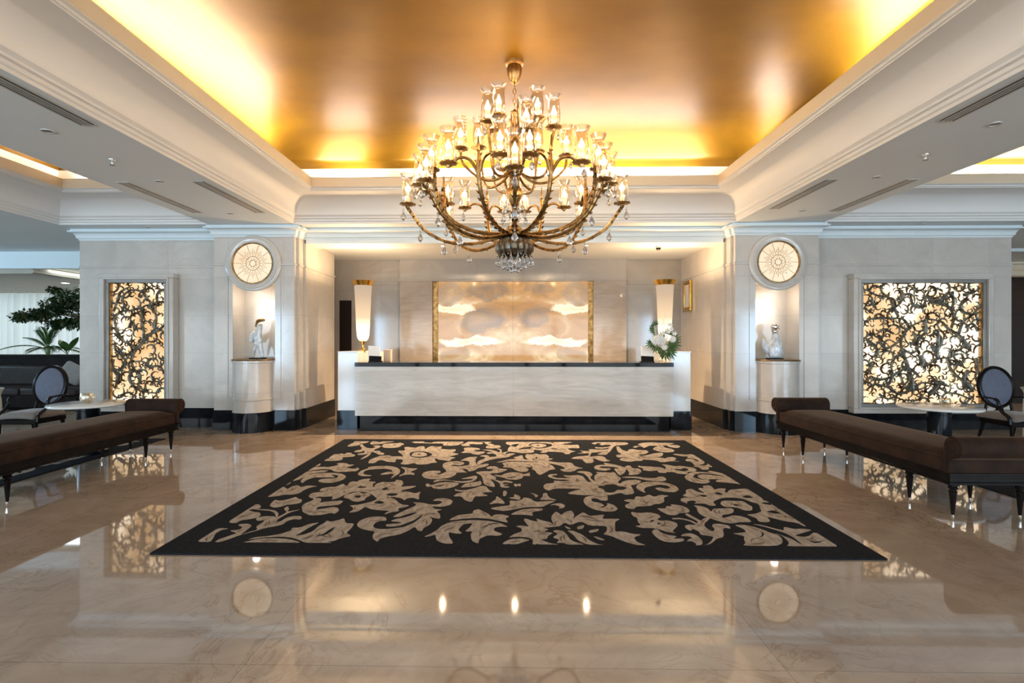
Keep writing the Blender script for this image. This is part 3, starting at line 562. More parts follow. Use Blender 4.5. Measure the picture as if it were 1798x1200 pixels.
STR_L = [
 [(48,44,6),(60,50,8),(70,56,8),(86,60,5),(98,64,3)], [(60,50,7),(62,60,5),(58,70,5),(62,80,4),(80,82,3)], [(66,56,6),(80,60,6),(84,72,5),(76,80,3)],
 [(48,44,6),(38,48,6),(22,52,5),(8,58,3)], [(22,52,7),(14,60,6),(10,70,5),(22,76,6),(40,77,4),(60,79,3)], [(8,76,4),(14,84,5),(20,92,5),(34,96,4)],
 [(30,78,5),(24,88,5),(40,94,4),(60,92,6),(70,86,4)], [(48,44,6),(40,36,5),(44,28,5),(56,22,5),(50,10,4)], [(46,34,4),(60,34,4),(74,30,6),(90,30,5),(98,24,2)],
 [(44,28,5),(36,20,8),(46,12,5)], [(10,44,4),(24,38,4),(30,32,4),(20,26,3)], [(8,36,4),(6,28,4),(14,22,5),(12,12,4)], [(56,12,4),(70,8,4),(90,8,3)],
 [(98,94,4),(86,90,5),(88,80,4)], [(74,14,5),(84,20,4),(94,16,3)], [(12,50,5),(10,46,4),(16,42,3),(24,46,2)], [(46,60,4),(42,68,4),(34,62,3)], [(20,6,4),(36,8,5),(46,4,3)]]
def scroll_panel(x0, x1, z0, z1, strokes, seed, nf, label, sn):
    t = thing('light_panel', ((x0+x1)/2, YW, z0-0.1), label, 'wall light panel')
    W_, H_ = x1-x0, z1-z0
    def ring(a, b, ya, yb): m = MB(); m.box(x0-b, x1+b, ya, yb, z1+a, z1+b); m.box(x0-b, x1+b, ya, yb, z0-b, z0-a); m.box(x0-b, x0-a, ya, yb, z0-a, z1+a); m.box(x1+a, x1+b, ya, yb, z0-a, z1+a); return m
    ring(0.075, 0.155, YW-0.15, YW-0.002).build('stone_surround', 'wall', t, bevel=0.01)
    ring(0.055, 0.085, YW-0.175, YW-0.01).build('stone_moulding', 'wall', t, bevel=0.008)
    ring(0.0, 0.06, YW-0.14, YW-0.01).build('metal_frame', 'frame_metal', t, bevel=0.004)
    MB().box(x0, x1, YW-0.045, YW-0.005, z0, z1).build('lit_backing', 'lightbox', t, smooth=False)
    rng = random.Random(seed); m = MB(); y = YW-0.095; clip = (x0, x1, z0, z1)
    for st in strokes:
        P = spline([(x0+u/100*W_, z0+v/100*H_, w/100*1.95*(0.42 if W_ > 1.5 else 0.27)) for u, v, w in st], 7)
        n = len(P); pts = [(min(max(p[0], x0), x1), min(max(p[1], z0), z1)) for p in P]
        ridge(m, pts, [max(0.008, p[2]*1.35) for p in P], y-0.016, 0.04, 1)
        side = 1                                            # barbs: small leaf lobes curling off both sides
        for i in range(2, n-1, 2):
            dx, dz = pts[i+1][0]-pts[i][0], pts[i+1][1]-pts[i][1]; an = math.atan2(dz, dx); side = -side
            r = rng.uniform(0.030, 0.060)
            cx_, cz_ = pts[i][0]-math.sin(an)*side*r, pts[i][1]+math.cos(an)*side*r
            comma(m, cx_, cz_, r, an-side*PI/2, side*rng.uniform(1.7, 2.8), rng.uniform(0.013, 0.022), y-0.004, 0.022, clip)
    # fill: packed acanthus scrolls - a tapering C that curls inwards, leaf lobes peeling off its back
    cs = []; tries = 0
    while tries < 14000:
        tries += 1; rr = (0.115, 0.095, 0.078, 0.062, 0.048, 0.036)[min(5, tries//1500)]
        x, z = rng.uniform(x0, x1), rng.uniform(z0, z1)
        if all((x-a_)**2+(z-b_)**2 > ((rr+r2)*0.86)**2 for a_, b_, r2 in cs): cs.append((x, z, rr))
    for x, z, r in cs:
        a_ = rng.uniform(0, 2*PI); s_ = rng.choice((-1, 1)); w_ = 0.010+0.165*r
        comma(m, x, z, r*1.04, a_, s_*rng.uniform(4.4, 5.6), w_*1.15, y+rng.uniform(-.004, .004), 0.024, clip, 1 if r > .09 and rng.random() < .4 else 0, spiral=rng.uniform(.5, .72))
        if r > 0.055:
            for k in range(3 if r > .08 else 2):         # lobes on the back of the scroll
                an = a_+s_*(0.7+k*1.25+rng.uniform(-.2, .2)); q = r*rng.uniform(.42, .6); cxx, czz = x+math.cos(an)*(r*.98+q*.55), z+math.sin(an)*(r*.98+q*.55)
                comma(m, cxx, czz, q, an+PI-s_*.5, -s_*rng.uniform(1.9, 2.8), w_*.8, y+.003, 0.02, clip, spiral=.35)
            an = a_+s_*2.6; comma(m, x+math.cos(an)*r*.42, z+math.sin(an)*r*.42, r*.42, an, -s_*2.6, w_*.7, y+.004, 0.018, clip, spiral=.5)
    m.build('scroll_lattice', ['patina', 'patina_light'], t, angle=50)
    for xa in (x0, x1-0.02): MB().box(xa, xa+0.02, y-0.02, y+0.01, z0, z1).build('lattice_edge', 'bronze', t)
scroll_panel(-6.67, -5.74, 0.43, 2.40, STR_L, 5, 62, 'narrow backlit wall panel of bronze scrolling leaves on the left wall', 'left')
scroll_panel(5.62, 7.52, 0.43, 2.37, STR_R, 11, 105, 'wide square backlit wall panel of bronze scrolling leaves on the right wall', 'right')
# ================================================================== onyx panel behind the desk
t = thing('onyx_panel', (0, 10.6, 0.95), 'large glowing amber onyx panel on the wall behind the desk', 'wall light panel')
MB().box(-1.55, -0.004, 10.575, 10.598, 0.92, 2.66).box(0.0, 1.54, 10.575, 10.598, 0.92, 2.66).build('onyx_sheet', 'onyx', t, smooth=False)
for xa in (-1.655, 1.54): MB().box(xa, xa+0.1, 10.56, 10.598, 0.92, 2.66).build('side_strip', 'bronze', t, smooth=False)
# ================================================================== reception desk
t = thing('reception_desk', (0, 8.5, 0), 'long reception desk with striped stone front and black top', 'desk')
m = MB(); m.box(-2.525, 0.0, 8.14, 8.17, 0.245, 1.03); m.box(0.004, 2.53, 8.14, 8.17, 0.245, 1.03)
m.box(-2.525, -2.495, 8.17, 8.9, 0.245, 1.03); m.box(2.5, 2.53, 8.17, 8.9, 0.245, 1.03); m.build('front_panel', 'striped', t, smooth=False)
MB().box(-2.455, 2.475, 8.165, 8.88, 0.0, 0.245).build('plinth', 'black_marble', t, bevel=0.003)
MB().box(-2.53, 2.535, 8.13, 8.92, 1.03, 1.097).build('countertop', 'black_marble', t, bevel=0.004)
def wing(sx, sn):
    t = thing('side_counter', (sx*2.6, 8.7, 0), 'tall white stone side counter at the %s end of the reception desk' % sn, 'counter')
    a, b = sorted((sx*2.32, sx*2.87)); a2, b2 = sorted((sx*2.545, sx*2.87))
    m = MB(); m.box(a2, b2, 8.34, 9.15, 0.30, 1.25); m.box(a, b, 8.935, 9.15, 0.0, 1.25); m.build('body', 'white_marble', t, bevel=0.004)
    MB().box(min(sx*2.545, sx*2.883), max(sx*2.545, sx*2.883), 8.33, 8.93, 0, 0.30).build('plinth', 'black_marble', t, bevel=0.003)
    MB().box(min(a2, sx*2.545), max(b2, sx*2.875), 8.335, 9.155, 1.25, 1.27).build('top', 'white_marble', t, bevel=0.003)
wing(-1, 'left'); wing(1, 'right')
# torch lamps
def torch(x, y, label):
    z = 1.27
    t = thing('torch_lamp', (x, y, z), label, 'lamp')
    MB().lathe((x, y, z), [(0.0, 0), (0.062, 0), (0.065, 0.01), (0.055, 0.02), (0.03, 0.03), (0.02, 0.05), (0.022, 0.07), (0.017, 0.09), (0.024, 0.12), (0.04, 0.15), (0.045, 0.165)], 28).build('foot', 'gold', t)
    pf = [(0.03, 0.16), (0.065, 0.175), (0.09, 0.21), (0.104, 0.27), (0.112, 0.37), (0.12, 0.55), (0.13, 0.8), (0.140, 1.02), (0.148, 1.13)]
    MB().lathe((x, y, z), pf, 40, cap=False).build('glass_shade', 'torch_glass', t)
    MB().lathe((x, y, z), [(0.145, 1.115), (0.155, 1.12), (0.165, 1.15), (0.185, 1.185), (0.19, 1.20), (0.18, 1.203), (0.15, 1.17), (0.14, 1.12)], 40, cap=False).build('rim', 'gold', t)
    point('torch_lamp_uplight', (x, y, z+1.17), 45, WARM, 0.05)
torch(-2.575, 8.75, 'tall gold-rimmed torch lamp standing on the left side counter'); torch(2.575, 8.75, 'tall gold-rimmed torch lamp behind the flower vase at the right')
# brochure stands
def stand(x, sx, label):
    t = thing('brochure_stand', (x, 8.42, 1.097), label, 'brochure stand'); z = 1.097; y = 8.42
    m = MB(); m.box(x-0.11, x+0.11, y-0.05, y+0.07, z, z+0.012)
    m.add([(x-0.10, y-0.045, z+0.012), (x+0.10, y-0.045, z+0.012), (x+0.10, y-0.03, z+0.09), (x-0.10, y-0.03, z+0.10), (x-0.10, y+0.0, z+0.012), (x+0.10, y+0.0, z+0.012), (x+0.10, y+0.01, z+0.09), (x-0.10, y+0.01, z+0.10)],
          [(0, 1, 2, 3), (4, 7, 6, 5), (0, 3, 7, 4), (1, 5, 6, 2), (3, 2, 6, 7), (0, 4, 5, 1)])
    m.build('holder', 'black_wood', t, bevel=0.003)
    m = MB()
    for k in range(3):
        d = 0.006*k; m.add([(x-0.105-sx*0.01, y-0.02+d, z+0.03), (x+0.095-sx*0.01, y-0.02+d, z+0.03), (x+0.09-sx*0.03, y+0.03+d, z+0.255), (x-0.11-sx*0.02, y+0.03+d, z+0.265),
            (x-0.105-sx*0.01, y-0.016+d, z+0.03), (x+0.095-sx*0.01, y-0.016+d, z+0.03), (x+0.09-sx*0.03, y+0.034+d, z+0.255), (x-0.11-sx*0.02, y+0.034+d, z+0.265)],
            [(0, 1, 2, 3), (4, 7, 6, 5), (0, 3, 7, 4), (1, 5, 6, 2), (3, 2, 6, 7), (0, 4, 5, 1)])
    m.build('brochures', 'paper', t, smooth=False)
stand(-2.27, 1, 'black stand of white brochures at the left end of the desk'); stand(2.19, -1, 'black stand of white brochures beside the flower vase')
t = thing('card_box', (-2.1, 8.6, 1.097), 'small peach card box behind the left brochure stand', 'box')
MB().box(-2.17, -2.05, 8.55, 8.65, 1.097, 1.27).build('body', 'peach_paper', t, bevel=0.004); MB().box(-2.175, -2.045, 8.545, 8.655, 1.27, 1.295).build('lid', 'peach_paper', t, bevel=0.003)
# framed picture on the right side wall of the alcove
t = thing('picture_frame', (3.45, 10.1, 2.2), 'gold framed small mirror on the right side wall of the alcove', 'picture frame')
y0, y1, z0, z1 = 9.93, 10.33, 2.02, 2.62; x = 3.448
m = MB()
for a, b, c_, d in ((y0, y1, z1-0.06, z1), (y0, y1, z0, z0+0.06), (y0, y0+0.06, z0+.06, z1-.06), (y1-0.06, y1, z0+.06, z1-.06)): m.box(x-0.05, x, a, b, c_, d)
m.build('frame', 'gold', t, bevel=0.012, seg=3); MB().box(x-0.03, x-0.02, y0+0.05, y1-0.05, z0+0.05, z1-0.05).build('inner_frame', 'bronze', t); MB().box(x-0.034, x-0.03, y0+0.08, y1-0.08, z0+0.08, z1-0.08).build('print', 'paper', t)
